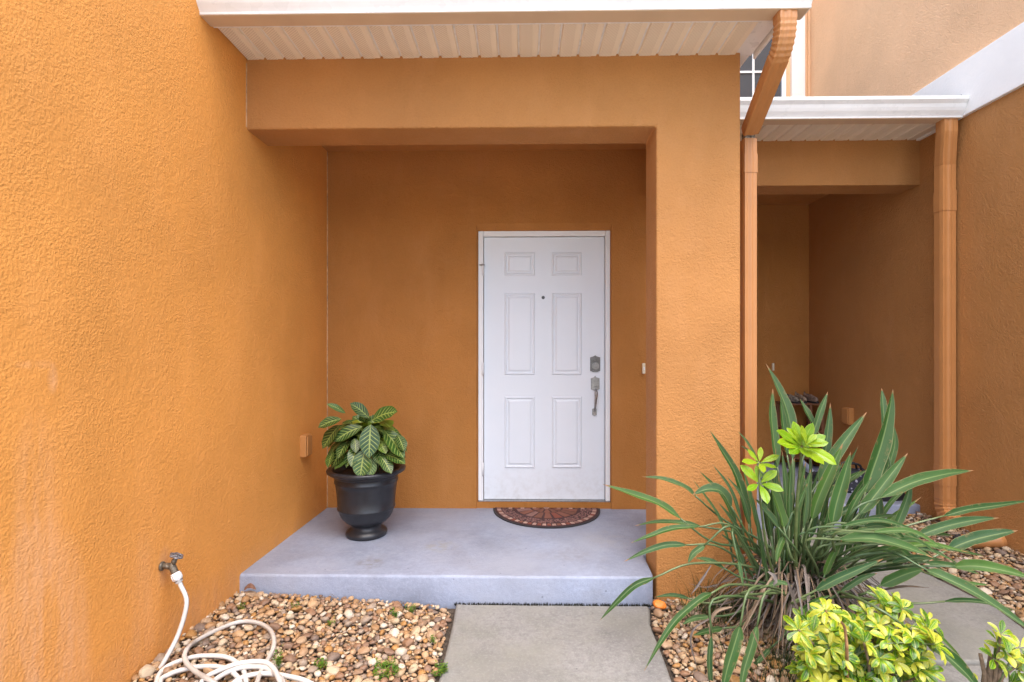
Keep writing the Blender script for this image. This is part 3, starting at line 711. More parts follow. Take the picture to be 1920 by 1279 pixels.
strips(sof2, 1.285, XR-0.028, 3.606, Y2F+0.004, ZSF2)
box('fascia', (1.28, 3.588, ZSF2-0.006), (XR-0.028, 3.608, ZSF2+0.13), M['vinyl'], nb)
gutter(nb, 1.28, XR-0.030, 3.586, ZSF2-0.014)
bm = bmesh.new(); add_box(bm, (1.28, 3.575, ZSF2+0.128), (XR-0.027, Y2B+0.02, ZSF2+0.15))
for v in bm.verts: v.co.z += (v.co.y-3.575)*0.30
bm_obj('roof', bm, M['roof'], nb)
p = PX(1780, 183, XR-0.05); mesh_obj('flashing', [(XR-0.13, 3.50, H+1.705), (XR-0.03, 3.50, H+1.735), (XR-0.03, 3.62, H+1.745), (XR-0.13, 3.62, H+1.71), (XR-0.03, 3.50, H+1.705)], [(0, 1, 2, 3), (0, 4, 1)], M['nickel'], nb)
# downspout at the wall corner
ds = spout('downspout', nb, [(2.905, 3.545, ZSF2-0.016), (2.905, 3.545, ZSF2-0.10), (2.906, 3.549, ZSF2-0.12), (2.930, 3.590, ZSF2-0.29), (2.933, 3.594, ZSF2-0.31), (2.933, 3.594, 1.2), (2.933, 3.594, 0.30)], 0.098, 0.074, 2, M['spout'])
spout('pipe_joint', ds, [(2.933, 3.594, H+1.05+0.06), (2.933, 3.594, H+1.05-0.08)], 0.103, 0.079, 2, M['spout'])
spout('pipe_joint', ds, [(2.933, 3.594, 0.56), (2.933, 3.594, 0.42)], 0.103, 0.079, 2, M['spout'])
el = [(2.933, 3.594, 0.33)]+[(2.933, 3.594-0.10*(1-math.cos(R(80)*i/10)), 0.30-0.11*math.sin(R(80)*i/10)) for i in range(11)]
spout('elbow', ds, el, 0.101, 0.077, 2, M['spout'], crimp=((1, 11),))
# neighbour's fittings
p = PY(1449, 688, Y2B); b2 = box('doorbell', (p.x-0.010, Y2B-0.016, p.z-0.038), (p.x+0.010, Y2B+0.004, p.z+0.038), M['ivory'], nb, 0.003)
p = PX(1594, 780, XR); oc2 = box('outlet_cover', (XR-0.042, p.y-0.05, p.z-0.075), (XR+0.005, p.y+0.05, p.z+0.075), M['smooth'], nb, 0.006)
box('cover_lid', (XR-0.051, p.y-0.042, p.z-0.066), (XR-0.043, p.y+0.042, p.z+0.066), M['smooth'], oc2, 0.003)
p = PY(1417, 505, Y2B)
nd = box('door', (p.x-0.96, Y2B-0.004, ZS2+0.03), (p.x-0.045, Y2B+0.02, p.z-0.05), M['door'], nb)
box('door_surround', (p.x-0.040, Y2B-0.030, ZS2), (p.x, Y2B+0.01, p.z), M['smooth'], nb, 0.004)
box('door_surround', (p.x-1.02, Y2B-0.030, p.z+0.001), (p.x, Y2B+0.01, p.z+0.04), M['smooth'], nb, 0.004)
for i_ in range(2):
    for (za, zb) in ((0.23, 0.80), (0.95, 1.58), (1.70, 1.88)): raised_panel(p.x-0.96+0.15+0.355*i_, p.x-0.96+0.15+0.355*i_+0.235, ZS2+za, ZS2+zb, nd, Y2B-0.004)
q = PY(1411.5, 748, Y2B-0.06); tube('door_handle', [(q.x-0.01, Y2B-0.004, q.z), (q.x-0.01, Y2B-0.06, q.z), (q.x+0.005, Y2B-0.065, q.z-0.03), (q.x-0.01, Y2B-0.06, q.z-0.08)], 0.010, M['nickel'], nd, 8)
# upper window over the neighbour's roof
yw = Y2B
wx1 = PY(1471, 140, yw).x; wx0 = wx1-0.95; wz0, wz1 = H+2.36, PY(1450, 66, yw).z
win = box('window', (wx0, yw-0.012, wz0), (wx1-0.03, yw+0.02, wz1), M['glass'], nb)
zm = PY(1400, 137, yw).z; xm = PY(1411, 137, yw).x
for (x0, x1) in ((wx0-0.03, wx0+0.012), (wx1-0.042, wx1)): box('frame', (x0, yw-0.034, wz0-0.03), (x1, yw+0.01, wz1+0.03), M['white'], win, 0.003)
box('frame', (wx0+0.0125, yw-0.033, wz1-0.012), (wx1-0.0425, yw+0.01, wz1+0.03), M['white'], win, 0.003); box('frame', (wx0+0.0125, yw-0.033, wz0-0.03), (wx1-0.0425, yw+0.01, wz0+0.012), M['white'], win, 0.003)
for k in (-2, -1, 0): box('glazing_bar', (xm+k*0.235-0.010, yw-0.022, wz0+0.0125), (xm+k*0.235+0.010, yw-0.011, wz1-0.0125), M['white'], win)
box('glazing_bar', (wx0+0.0125, yw-0.0235, zm-0.010), (wx1-0.0425, yw-0.0125, zm+0.010), M['white'], win)
a, b = PY(1482, 100, yw).x, PY(1507, 100, yw).x
box('window_trim', (a, yw-0.030, H+2.2), (b, yw+0.01, TOP-0.3), M['band'], nb, 0.004)
box('corner_bead', (XR-0.016, Y2B-0.012, H+2.1), (XR+0.0035, Y2B+0.003, TOP-0.3), M['beige'], nb)

# ------------------------------------------------------------------ gravel beds
PROTO = []
def pebble_proto(sub, seed):
    bm_ = bmesh.new(); bmesh.ops.create_icosphere(bm_, subdivisions=sub, radius=1.0); r_ = random.Random(seed)
    off = Vector((r_.uniform(-50, 50), r_.uniform(-50, 50), r_.uniform(-50, 50)))
    planes = [(Vector((r_.gauss(0, 1), r_.gauss(0, 1), r_.gauss(0, 0.7))).normalized(), r_.uniform(0.60, 0.88)) for _ in range(6)]
    for v in bm_.verts:
        p_ = v.co.copy(); k = 1+0.20*mnoise.noise(p_*1.1+off)+0.06*mnoise.noise(p_*2.6+off); p_ *= k
        for nr, dd in planes:
            e_ = p_.dot(nr)-dd
            if e_ > 0: p_ -= nr*e_*0.75
        v.co = p_
    bm_.verts.index_update()
    V = np.array([v.co[:] for v in bm_.verts]); Fc = np.array([[v.index for v in f.verts] for f in bm_.faces]); bm_.free()
    return V, Fc
LO = [pebble_proto(2, 100+i) for i in range(14)]
HI = [pebble_proto(3, 100+i) for i in range(14)]
def inside(poly, x, y):
    c = False; n = len(poly)
    for i in range(n):
        x1, y1 = poly[i]; x2, y2 = poly[(i+1) % n]
        if (y1 > y) != (y2 > y) and x < (x2-x1)*(y-y1)/(y2-y1)+x1: c = not c
    return c
def rand_rot(r_, tilt):
    return Matrix.Rotation(r_.uniform(0, 6.283), 3, 'Z') @ Matrix.Rotation(r_.gauss(0, tilt), 3, 'X') @ Matrix.Rotation(r_.gauss(0, tilt), 3, 'Y')
pebble_meshes = []
for V, Fc in HI:
    me_ = bpy.data.meshes.new('pebble'); me_.from_pydata(V.tolist(), [], Fc.tolist()); me_.polygons.foreach_set('use_smooth', [True]*len(me_.polygons)); me_.materials.append(M['pebble']); pebble_meshes.append(me_)

def gravel_bed(name, poly, hfun, label, n_single, seed, holes=(), sparse=None):
    r_ = random.Random(seed)
    xs = [p_[0] for p_ in poly]; ys = [p_[1] for p_ in poly]; x0, x1, y0, y1 = min(xs), max(xs), min(ys), max(ys)
    # soil sheet that follows the bed's height
    cell = 0.06; x1 += 0.03; x0 -= 0.03; nx = int((x1-x0)/cell)+2; ny = int((y1-y0)/cell)+2
    V = [(min(x0+i*cell, x1), min(y0+j*cell, y1), 0) for j in range(ny) for i in range(nx)]
    V = [(x, y, hfun(x, y)-0.018+0.006*mnoise.noise(Vector((x*14, y*14, 1)))) for x, y, _ in V]
    Fc = []
    for j in range(ny-1):
        for i in range(nx-1):
            cx, cy = V[j*nx+i][0]+cell/2, V[j*nx+i][1]+cell/2
            Fc.append((j*nx+i, j*nx+i+1, (j+1)*nx+i+1, (j+1)*nx+i))
    bed = mesh_obj(name, V, Fc, M['soil'], None, True); tag(bed, label, 'gravel bed', kind='structure')
    # stones: a fine lower layer and a coarser upper one packed by darts
    items = []; grid = {}
    def fits(x, y, rad, lay):
        g = 0.03; gi, gj = int(math.floor(x/g)), int(math.floor(y/g))
        for a in range(gi-2, gi+3):
            for b in range(gj-2, gj+3):
                for (px, py, pr) in grid.get((lay, a, b), ()):
                    if (px-x)**2+(py-y)**2 < ((pr+rad)*0.80)**2: return False
        grid.setdefault((lay, gi, gj), []).append((x, y, rad)); return True
    area = (x1-x0)*(y1-y0)
    for lay, sizes, tries in ((0, (0.007, 0.012), 8500), (1, (0.020, 0.030), 160), (1, (0.013, 0.021), 1900), (1, (0.009, 0.015), 6500), (1, (0.005, 0.009), 9000)):
        for _ in range(int(tries*area)):
            x, y = r_.uniform(x0, x1), r_.uniform(y0, y1); rad = r_.uniform(*sizes)
            if sparse and r_.random() < sparse(x, y): continue
            if not inside(poly, x, y) or any((x-hx)**2+(y-hy)**2 < hr*hr for hx, hy, hr in holes): continue
            if not fits(x, y, rad, lay): continue
            fl = r_.uniform(0.42, 0.72); el_ = r_.uniform(0.8, 1.35)
            z = hfun(x, y)+(-0.012 if lay == 0 else 0.000)+r_.uniform(-0.003, 0.006)+(rad-0.012)*0.25
            rot = rand_rot(r_, 0.28); k = r_.randrange(14)
            A = np.array(rot) @ np.diag([rad*el_, rad/el_**0.5, rad*fl])
            items.append((lay*rad/max(0.8, math.hypot(x, y)), k, A, (x, y, z)))
    items.sort(key=lambda q: -q[0])
    off = parent_off(bed)
    for _, k, A, loc in items[:n_single]:
        o = bpy.data.objects.new('pebble', pebble_meshes[k]); link(o, bed)
        m4 = Matrix(A.tolist()).to_4x4(); m4.translation = loc; o.matrix_local = m4
    VV, FF, base = [], [], 0
    for _, k, A, loc in items[n_single:]:
        V_, F_ = LO[k]; VV.append(V_ @ A.T+np.array(loc)); FF.append(F_+base); base += len(V_)
    VV = np.concatenate(VV); FF = np.concatenate(FF)
    me_ = bpy.data.meshes.new('pebbles'); me_.vertices.add(len(VV)); me_.vertices.foreach_set('co', VV.ravel())
    me_.loops.add(FF.size); me_.loops.foreach_set('vertex_index', FF.ravel().astype(np.int32))
    me_.polygons.add(len(FF)); me_.polygons.foreach_set('loop_start', np.arange(0, FF.size, 3, dtype=np.int32)); me_.polygons.foreach_set('loop_total', np.full(len(FF), 3, dtype=np.int32))
    me_.polygons.foreach_set('use_smooth', [True]*len(FF)); me_.update(calc_edges=True); me_.validate(); me_.materials.append(M['pebble'])
    o = link(bpy.data.objects.new('pebbles', me_), bed); tag(o, kind='stuff')
    litter(bed, poly, hfun, int(60*area), seed+50)
    return bed
def litter(bed, poly, hfun, n, seed):
    r_ = random.Random(seed); VV, FF = [], []
    xs = [p_[0] for p_ in poly]; ys = [p_[1] for p_ in poly]
    for _ in range(n):
        x, y = r_.uniform(min(xs), max(xs)), r_.uniform(min(ys), max(ys))
        if not inside(poly, x, y): continue
        a = r_.uniform(0, 6.283); l = r_.uniform(0.012, 0.06); z = hfun(x, y)+r_.uniform(0.012, 0.02); d_ = Vector((math.cos(a), math.sin(a), r_.gauss(0, 0.15)))*l; p0 = Vector((x, y, z))
        V, Fc, _u = blade_data([p0-d_*0.5, p0+Vector((0, 0, 0.003)), p0+d_*0.5], r_.choice((0.002, 0.003, 0.004, 0.010)), lambda v: max(0.25, math.sin(math.pi*v)), Vector((0, 0, 1)), 0.4, 0.1, 5)
        FF += [tuple(k+len(VV) for k in f) for f in Fc]; VV += V
    tag(mesh_obj('litter', VV, FF, plain('leaf_litter', (0.13, 0.085, 0.05), 0.85, var=0.6, vscale=25), bed), kind='stuff')
def hleft(x, y): return -0.006+0.060*max(0, min(1, (-0.55-x)/0.9))**0.8+0.008*mnoise.noise(Vector((x*4, y*4, 0)))
def hmid(x, y): return -0.008+0.035*max(0, 1-((x-1.25)/0.4)**2)*max(0, min(1, (3.2-y)/0.4))+0.006*mnoise.noise(Vector((x*4, y*4, 5)))
def hright(x, y): return 0.012+0.125*max(0, min(1, (x-2.40)/0.58))+0.006*mnoise.noise(Vector((x*4, y*4, 9)))
gravel_bed('gravel_bed', [(-1.53, 1.35), (-0.352, 1.35), (-0.362, 2.35), (-0.368, 2.715), (-1.53, 2.715)], hleft, 'tan river pebble bed between side wall and front path', 290, 3,
           sparse=lambda x, y: 0.85*max(0, 1-math.hypot((x+0.40)/0.10, (y-2.69)/0.10))+(0.35 if (y > 2.66 and x > -0.75) else 0))
gravel_bed('gravel_bed', [(0.622, 1.30), (1.51, 1.30), (1.54, 2.7), (1.54, 3.88), (1.36, 3.88), (1.21, 3.30), (1.21, 2.80), (0.71, 2.79), (0.69, 2.70), (0.655, 2.53)], hmid, 'tan river pebble bed around the strap-leaved plant', 220, 5)
gravel_bed('gravel_bed', [(2.44, 1.35), (2.985, 1.35), (2.985, 3.885), (2.34, 3.885), (2.46, 3.10), (2.495, 2.72), (2.40, 2.23)], hright, 'tan river pebble bed along the neighbouring side wall', 200, 8)

# ------------------------------------------------------------------ doormat
mat_c = Vector(PZ(1024.5, 955, ZS)); mat_c.y = YB-0.006; mat_c.z = ZS
RX, RY = 0.405, 0.435
dm = empty('doormat', (mat_c.x, mat_c.y, ZS), 'half-round red mosaic doormat with black rim before the white door', 'doormat')
def half(rx, ry, n=48): return [(mat_c.x+rx*math.cos(math.pi+math.pi*i/n), mat_c.y+ry*math.sin(math.pi+math.pi*i/n)) for i in range(n+1)]
prism('rubber_rim', half(RX, RY), 'z', ZS+0.001, ZS+0.008, M['rubber'], dm)
prism('mat_pile', half(RX-0.013, RY-0.015), 'z', ZS+0.0082, ZS+0.0105, M['mat_base'], dm)
def wedge(rx0, rx1, ry0, ry1, a0, a1, z0, z1, mat, name='tile'):
    pts = []
    k = max(2, int((a1-a0)/0.08)+1)
    for i in range(k): a = a0+(a1-a0)*i/(k-1); pts.append((mat_c.x+rx1*math.cos(a), mat_c.y-ry1*math.sin(a)))
    for i in range(k): a = a1+(a0-a1)*i/(k-1); pts.append((mat_c.x+rx0*math.cos(a), mat_c.y-ry0*math.sin(a)))
    prism(name, pts, 'z', z0, z1, mat, dm)
ZT = ZS+0.0107
for i in range(33):                        # ring of small squares near the rim
    a0 = 0.03+i*(math.pi-0.06)/33; wedge(RX-0.058, RX-0.028, RY-0.062, RY-0.030, a0+0.012, a0+(math.pi-0.06)/33-0.012, ZT, ZT+0.003, M['tile_pale'] if i % 2 else M['tile'])
for i in range(15):                        # row of small tiles along the straight edge
    x = mat_c.x-0.32+i*0.64/14; prism('tile', [(x-0.014, mat_c.y-0.030), (x+0.014, mat_c.y-0.030), (x+0.014, mat_c.y-0.010), (x-0.014, mat_c.y-0.010)], 'z', ZT, ZT+0.003, M['tile_pale'] if i % 2 else M['tile'], dm)
rr = random.Random(4)
for (r0, r1, n) in ((0.030, 0.120, 5), (0.128, 0.240, 9)):   # sunburst of wedges
    for i in range(n):
        a0 = 0.14+i*(math.pi-0.28)/n; g = 0.010/r1; wedge(r0, r1+rr.uniform(-0.012, 0.008), r0*1.05, r1*1.05, a0+g, a0+(math.pi-0.28)/n-g, ZT, ZT+0.003, M['tile'])
wedge(0.0, 0.022, 0.0, 0.022, 0.1, math.pi-0.1, ZT, ZT+0.003, M['tile_pale'])
bm = bmesh.new()
for _ in range(420):                       # fine chips between the rings
    a = rr.uniform(0.12, math.pi-0.12); k = rr.uniform(0.262, RX-0.066); x, y = mat_c.x+k*math.cos(a), mat_c.y-k*1.06*math.sin(a); s_ = rr.uniform(0.003, 0.007)
    add_box(bm, (x-s_, y-s_*0.8, ZT), (x+s_, y+s_*0.8, ZT+0.002))
tag(bm_obj('chips', bm, M['mat_speck'], dm), kind='stuff')

# ------------------------------------------------------------------ potted plant
pb = PZ(689, 1008, ZS); PCX, PCY = pb.x-0.022, pb.y+0.055
pot_t = empty('potted_plant', (PCX, PCY, ZS), 'veined-leaf plant in a black urn pot on the porch slab', 'plant')
prof = [(0.118, 0.0), (0.130, 0.006), (0.133, 0.022), (0.128, 0.034), (0.112, 0.044), (0.098, 0.058), (0.094, 0.070), (0.104, 0.080), (0.132, 0.098), (0.155, 0.122), (0.170, 0.150), (0.178, 0.176), (0.1795, 0.180), (0.1850, 0.184), (0.1850, 0.194),
        (0.1815, 0.199), (0.186, 0.260), (0.193, 0.320), (0.198, 0.352), (0.2035, 0.356), (0.2035, 0.366), (0.199, 0.370), (0.203, 0.400), (0.210, 0.408), (0.240, 0.416), (0.250, 0.424), (0.252, 0.436), (0.246, 0.444), (0.228, 0.446), (0.214, 0.438), (0.208, 0.400), (0.205, 0.39), (0.0, 0.385)]
lathe('pot', prof, M['black_pot'], pot_t, (PCX, PCY, ZS), 64)
lathe('soil', [(0.2045, 0.400), (0.15, 0.412), (0.05, 0.418), (0.0005, 0.420)], M['soil'], pot_t, (PCX, PCY, ZS), 32)
rr = random.Random(21)
PZ0 = ZS+0.41
ovate = lambda v: max(0.02, (math.sin(math.pi*min(1, v*1.02)**0.80))**0.85)
def add_leaf(name, parent, path, width, prof_, hint, mat, fold=0.25, wave=0.0, n=12):
    V, Fc, UV = blade_data([Vector(q) for q in path], width, prof_, hint, fold, wave, n, rr.uniform(0, 6))
    return mesh_obj(name, V, Fc, mat, parent, True, UV)
stems = []
for i in range(8):
    a = i*2.4+0.4; r0 = 0.03+0.05*(i % 3)/2; b = Vector((PCX+r0*math.cos(a), PCY+r0*math.sin(a), PZ0))
    tp = Vector((PCX+(0.05+0.10*(i/8))*math.cos(a), PCY+(0.05+0.09*(i/8))*math.sin(a), PZ0+0.30-0.012*i))
    pts = catmull([b, b.lerp(tp, 0.5)+Vector((0, 0, 0.03)), tp], 8); tube('stem', pts, 0.0055, M['stem_green'], pot_t, 7); stems.append(pts)
def pot_leaf(base, tip, W, sag=0.12, fold=0.18):
    base, tip = Vector(base), Vector(tip); L = (tip-base).length; m_ = base.lerp(tip, 0.45)+Vector((0, 0, sag*L)); m2 = base.lerp(tip, 0.78)+Vector((0, 0, sag*L*0.55))
    d_ = (tip-base).normalized(); out = Vector((m_.x-PCX, m_.y-PCY, 0)); out = out.normalized() if out.length > 0.02 else Vector((0, -1, 0))
    hint = out*0.75+Vector((0, -0.25, 0.75))+Vector((rr.gauss(0, 0.15), 0, rr.gauss(0, 0.15)))
    return add_leaf('leaf', pot_t, [base, m_, m2, tip], W, ovate, hint, M['vein'], fold, 0.05, 13)
for i in range(210):                       # a dome of broad leaves round the stems
    t = (i+0.5)/210; el = math.asin(min(1, -0.12+1.12*t)); a = i*2.39996+rr.uniform(-0.25, 0.25)
    sh = rr.choice((1.0, 1.0, 0.8, 0.62))
    ctr = Vector((PCX, PCY, PZ0+0.10)); dv = Vector((math.cos(a)*math.cos(el), math.sin(a)*math.cos(el), math.sin(el)))
    tp = ctr+Vector((dv.x*0.255, dv.y*0.235, dv.z*0.285))*sh*rr.uniform(0.88, 1.06)
    L = rr.uniform(0.115, 0.165)
    inward = (ctr+Vector((0, 0, 0.10))-tp).normalized(); b = tp+(inward+Vector((0, 0, 0.30+0.3*(1-t)))).normalized()*L
    if tp.x < XL(3.4)+0.04: continue
    tp.z = max(tp.z, ZS+0.452); b.z = max(b.z, ZS+0.47)
    pot_leaf(b, tp, L*rr.uniform(0.50, 0.60), rr.uniform(0.08, 0.22))
# leaves that hang forward and face us, as in the photo (base pixel, tip pixel)
for (u, v, u2, v2, w) in ((695, 796, 692, 851, 29), (684, 842, 676, 890, 27), (651, 828, 626, 871, 27), (637, 797, 609, 836, 25), (680, 800, 632, 825, 22), (720, 806, 752, 853, 28), (722, 852, 755, 868, 20), (713, 855, 731, 884, 18), (700, 858, 693, 892, 17), (658, 858, 631, 877, 18), (697, 788, 739, 774, 25), (692, 784, 661, 760, 17), (640, 786, 602, 800, 20), (716, 790, 730, 800, 22), (668, 838, 662, 866, 14), (710, 828, 722, 848, 16), (665, 822, 667, 846, 13), (624, 845, 616, 873, 16), (745, 815, 756, 842, 18), (648, 775, 617, 760, 9)):
    k_ = 0.16+rr.uniform(-0.02, 0.03); b = PY(u, v, PCY-k_); tp = PY(u2, v2, PCY-k_-0.045)
    pot_leaf(b, tp+(tp-b)*0.15, w*3.1/F*1.32, 0.06, 0.16)

# ------------------------------------------------------------------ faucet and hose
xw = XL(2.15)
fp = PX(313, 1050, xw); FY, FZ = fp.y-0.035, fp.z-0.012
fa = empty('faucet', (xw, FY, FZ), 'weathered brass garden faucet on the orange side wall', 'faucet')
tube('pipe_stub', [(xw-0.02, FY, FZ), (xw+0.03, FY+0.002, FZ), (xw+0.05, FY+0.004, FZ-0.002)], lambda t: 0.014+0.004*t, M['brass'], fa, 12)
lathe('wall_flange', [(0.024, 0.0), (0.024, 0.006), (0.015, 0.010)], M['brass'], fa, (0, 0, 0), 20)
fl = fa.children[-1]; fl.rotation_euler = (0, R(90), 0)
for v in fl.data.vertices: v.co = v.co+fa.location
fl.location = (0.002, 0, 0)
bdir = Vector((0.42, -0.06, -0.80)).normalized(); bc = Vector((xw+0.055, FY+0.004, FZ))
tube('body', [bc-bdir*0.018, bc+bdir*0.010, bc+bdir*0.034, bc+bdir*0.040], lambda t: 0.0175 if t < 0.9 else 0.019, M['brass'], fa, 14)
sdirv = Vector((0.36, 0.10, 0.90)).normalized(); sb_ = bc+sdirv*0.010
tube('valve_stem', [sb_, sb_+sdirv*0.024, sb_+sdirv*0.026, sb_+sdirv*0.044], lambda t: 0.013 if t < 0.5 else 0.008, M['brass'], fa, 12)
hc = sb_+sdirv*0.046; hx = sdirv.cross(Vector((0, 1, 0))).normalized(); hy = sdirv.cross(hx)
ring = [hc+(hx*math.cos(a)+hy*math.sin(a))*(0.027+0.0035*math.cos(6*a)) for a in [2*math.pi*i/48 for i in range(49)]]
hw_ = tube('handwheel', ring, 0.0055, M['iron'], fa, 8)
for k in range(3):
    a = k*math.pi/3; dq = hx*math.cos(a)+hy*math.sin(a); tube('spoke', [hc-dq*0.027, hc+dq*0.027], 0.0045, M['iron'], hw_, 6)
tube('hub', [hc-sdirv*0.006, hc+sdirv*0.006], 0.009, M['iron'], hw_, 10)
fa.scale = (0.8, 0.8, 0.8)
ce = fa.location+(bc+bdir*0.041-fa.location)*0.8
hose = empty('garden_hose', PZ(400, 1250, 0.05), 'white garden hose coiled on the pebbles below the faucet', 'hose')
cv = tube('coupling', [ce, ce+bdir*0.004, ce+bdir*0.030, ce+bdir*0.032, ce+bdir*0.044], lambda t: 0.0180 if t < 0.55 else 0.0140, M['white'], hose, 18)
tube('coupling_ring', [ce+bdir*0.0325, ce+bdir*0.0365], 0.0165, M['nickel'], cv, 18)
# flutes on the coupling
for k in range(8):
    a = 2*math.pi*k/8; x_ = bdir.cross(Vector((0, 1, 0))).normalized(); y_ = bdir.cross(x_); o_ = (x_*math.cos(a)+y_*math.sin(a))*0.0177
    tube('flute', [ce+o_+bdir*0.006, ce+o_+bdir*0.028], 0.0022, M['white'], cv, 5)
hp = [ce+bdir*0.036, ce+bdir*0.058]
y0_ = hp[-1].y
for (u, v, Y) in ((350, 1130, y0_-0.010), (336, 1185, y0_-0.035), (311, 1235, y0_-0.075), (281, 1284, y0_-0.12)): hp.append(PY(u, v, Y))
G = 0.062
def on(u, v, lift): p_ = PZ(u, v, G+lift); p_.x = max(p_.x, xw+0.03); return p_
seqs = [
    ([(268, 1306), (275, 1330), (290, 1300), (296, 1270), (308, 1254), (332, 1241), (368, 1231), (405, 1230), (429, 1234), (446, 1245), (460, 1268), (455, 1310), (400, 1345), (320, 1330)], 0.004),
    ([(300, 1280), (319, 1264), (348, 1254.5), (378, 1250), (410, 1250.5), (432, 1258), (450, 1280), (440, 1320), (390, 1330)], 0.010),
    ([(375, 1292), (384, 1272), (407, 1259), (440, 1246), (469, 1241), (496, 1241.5), (512, 1252), (521, 1269), (525, 1290), (500, 1335), (440, 1335)], 0.030),
    ([(432, 1292), (444, 1276), (465, 1267), (496, 1263), (533, 1267), (575, 1278), (600, 1300), (560, 1345), (450, 1350), (400, 1310)], 0.012),
    ([(398, 1282), (420, 1264), (445, 1254), (466, 1250.5), (497, 1252.5), (517, 1264), (532, 1283), (530, 1315), (500, 1330)], 0.018),
    ([(480, 1300), (488, 1262), (502, 1237), (512.5, 1214), (513, 1196), (505, 1180), (487, 1169), (465, 1165), (441, 1168), (414, 1178), (385, 1192), (363, 1205), (350, 1218), (346, 1232), (352, 1246), (369, 1261), (392, 1275), (425, 1295), (470, 1310)], 0.012)]
for pts, lift in seqs:
    for j, (u, v) in enumerate(pts): hp.append(on(u, v, lift+(0.026 if (lift == 0.012 and len(pts) > 15 and 12 <= j <= 16) else 0)))
hpath = catmull(hp, 620)
ho = tube('hose', hpath, 0.0092, M['hose'], hose, 12)
uvl = ho.data.uv_layers[0].data; uva = np.empty(len(uvl)*2, dtype=np.float32); uvl.foreach_get('uv', uva); uva[1::2] /= uva[1::2].max(); uvl.foreach_set('uv', uva)   # v = share of the hose's length

# ------------------------------------------------------------------ strap-leaved plant (bird of paradise)
sp_c = Vector((1.36, 2.52, 0.02))
bird = empty('bird_of_paradise_plant', sp_c, 'large clump of long green strap leaves in front of the column', 'plant')
rr = random.Random(33)
strap = lambda v: max(0.03, min(1.0, (v/0.16)**0.75)*(1 if v < 0.45 else max(0, 1-((v-0.45)/0.55)**1.7)))
def strap_leaf(pix, wpx, y0, y1, fold=0.55, root=None, hint=None, wave=0.10):
    """pix runs from tip to blade base, y1 = distance at tip, y0 = at base"""
    n = len(pix); pts = []
    for i, (u, v) in enumerate(pix):
        t = i/(n-1); pts.append(PY(u, v, y1+(y0-y1)*t))
    pts = pts[::-1]
    w = wpx*((y0+y1)/2)/F*0.80
    if hint is None: hint = Vector((rr.uniform(-0.25, 0.25), -0.75, 0.75+rr.uniform(-0.25, 0.25)))
    lf = add_leaf('leaf', bird, pts, w, strap, hint, M['strap'], fold, wave, 18)
    b = pts[0]; tg = (catmull(pts, 12)[1]-b).normalized()
    if root is None:
        a = rr.uniform(0, 6.283); k = rr.uniform(0.03, 0.13); root = sp_c+Vector((k*math.cos(a), k*math.sin(a)*0.8, 0.03))
    root = Vector(root); dist = (b-root).length
    pp = [root, root.lerp(b, 0.34)+Vector((0, 0, 0.16*dist)), b-tg*dist*0.22, b+tg*0.006]
    v_, f_, u_ = tube_data(catmull(pp, 14), lambda t: 0.0075-0.0035*t, 7)
    mesh_obj('petiole', v_, f_, M['petiole'], lf, True)
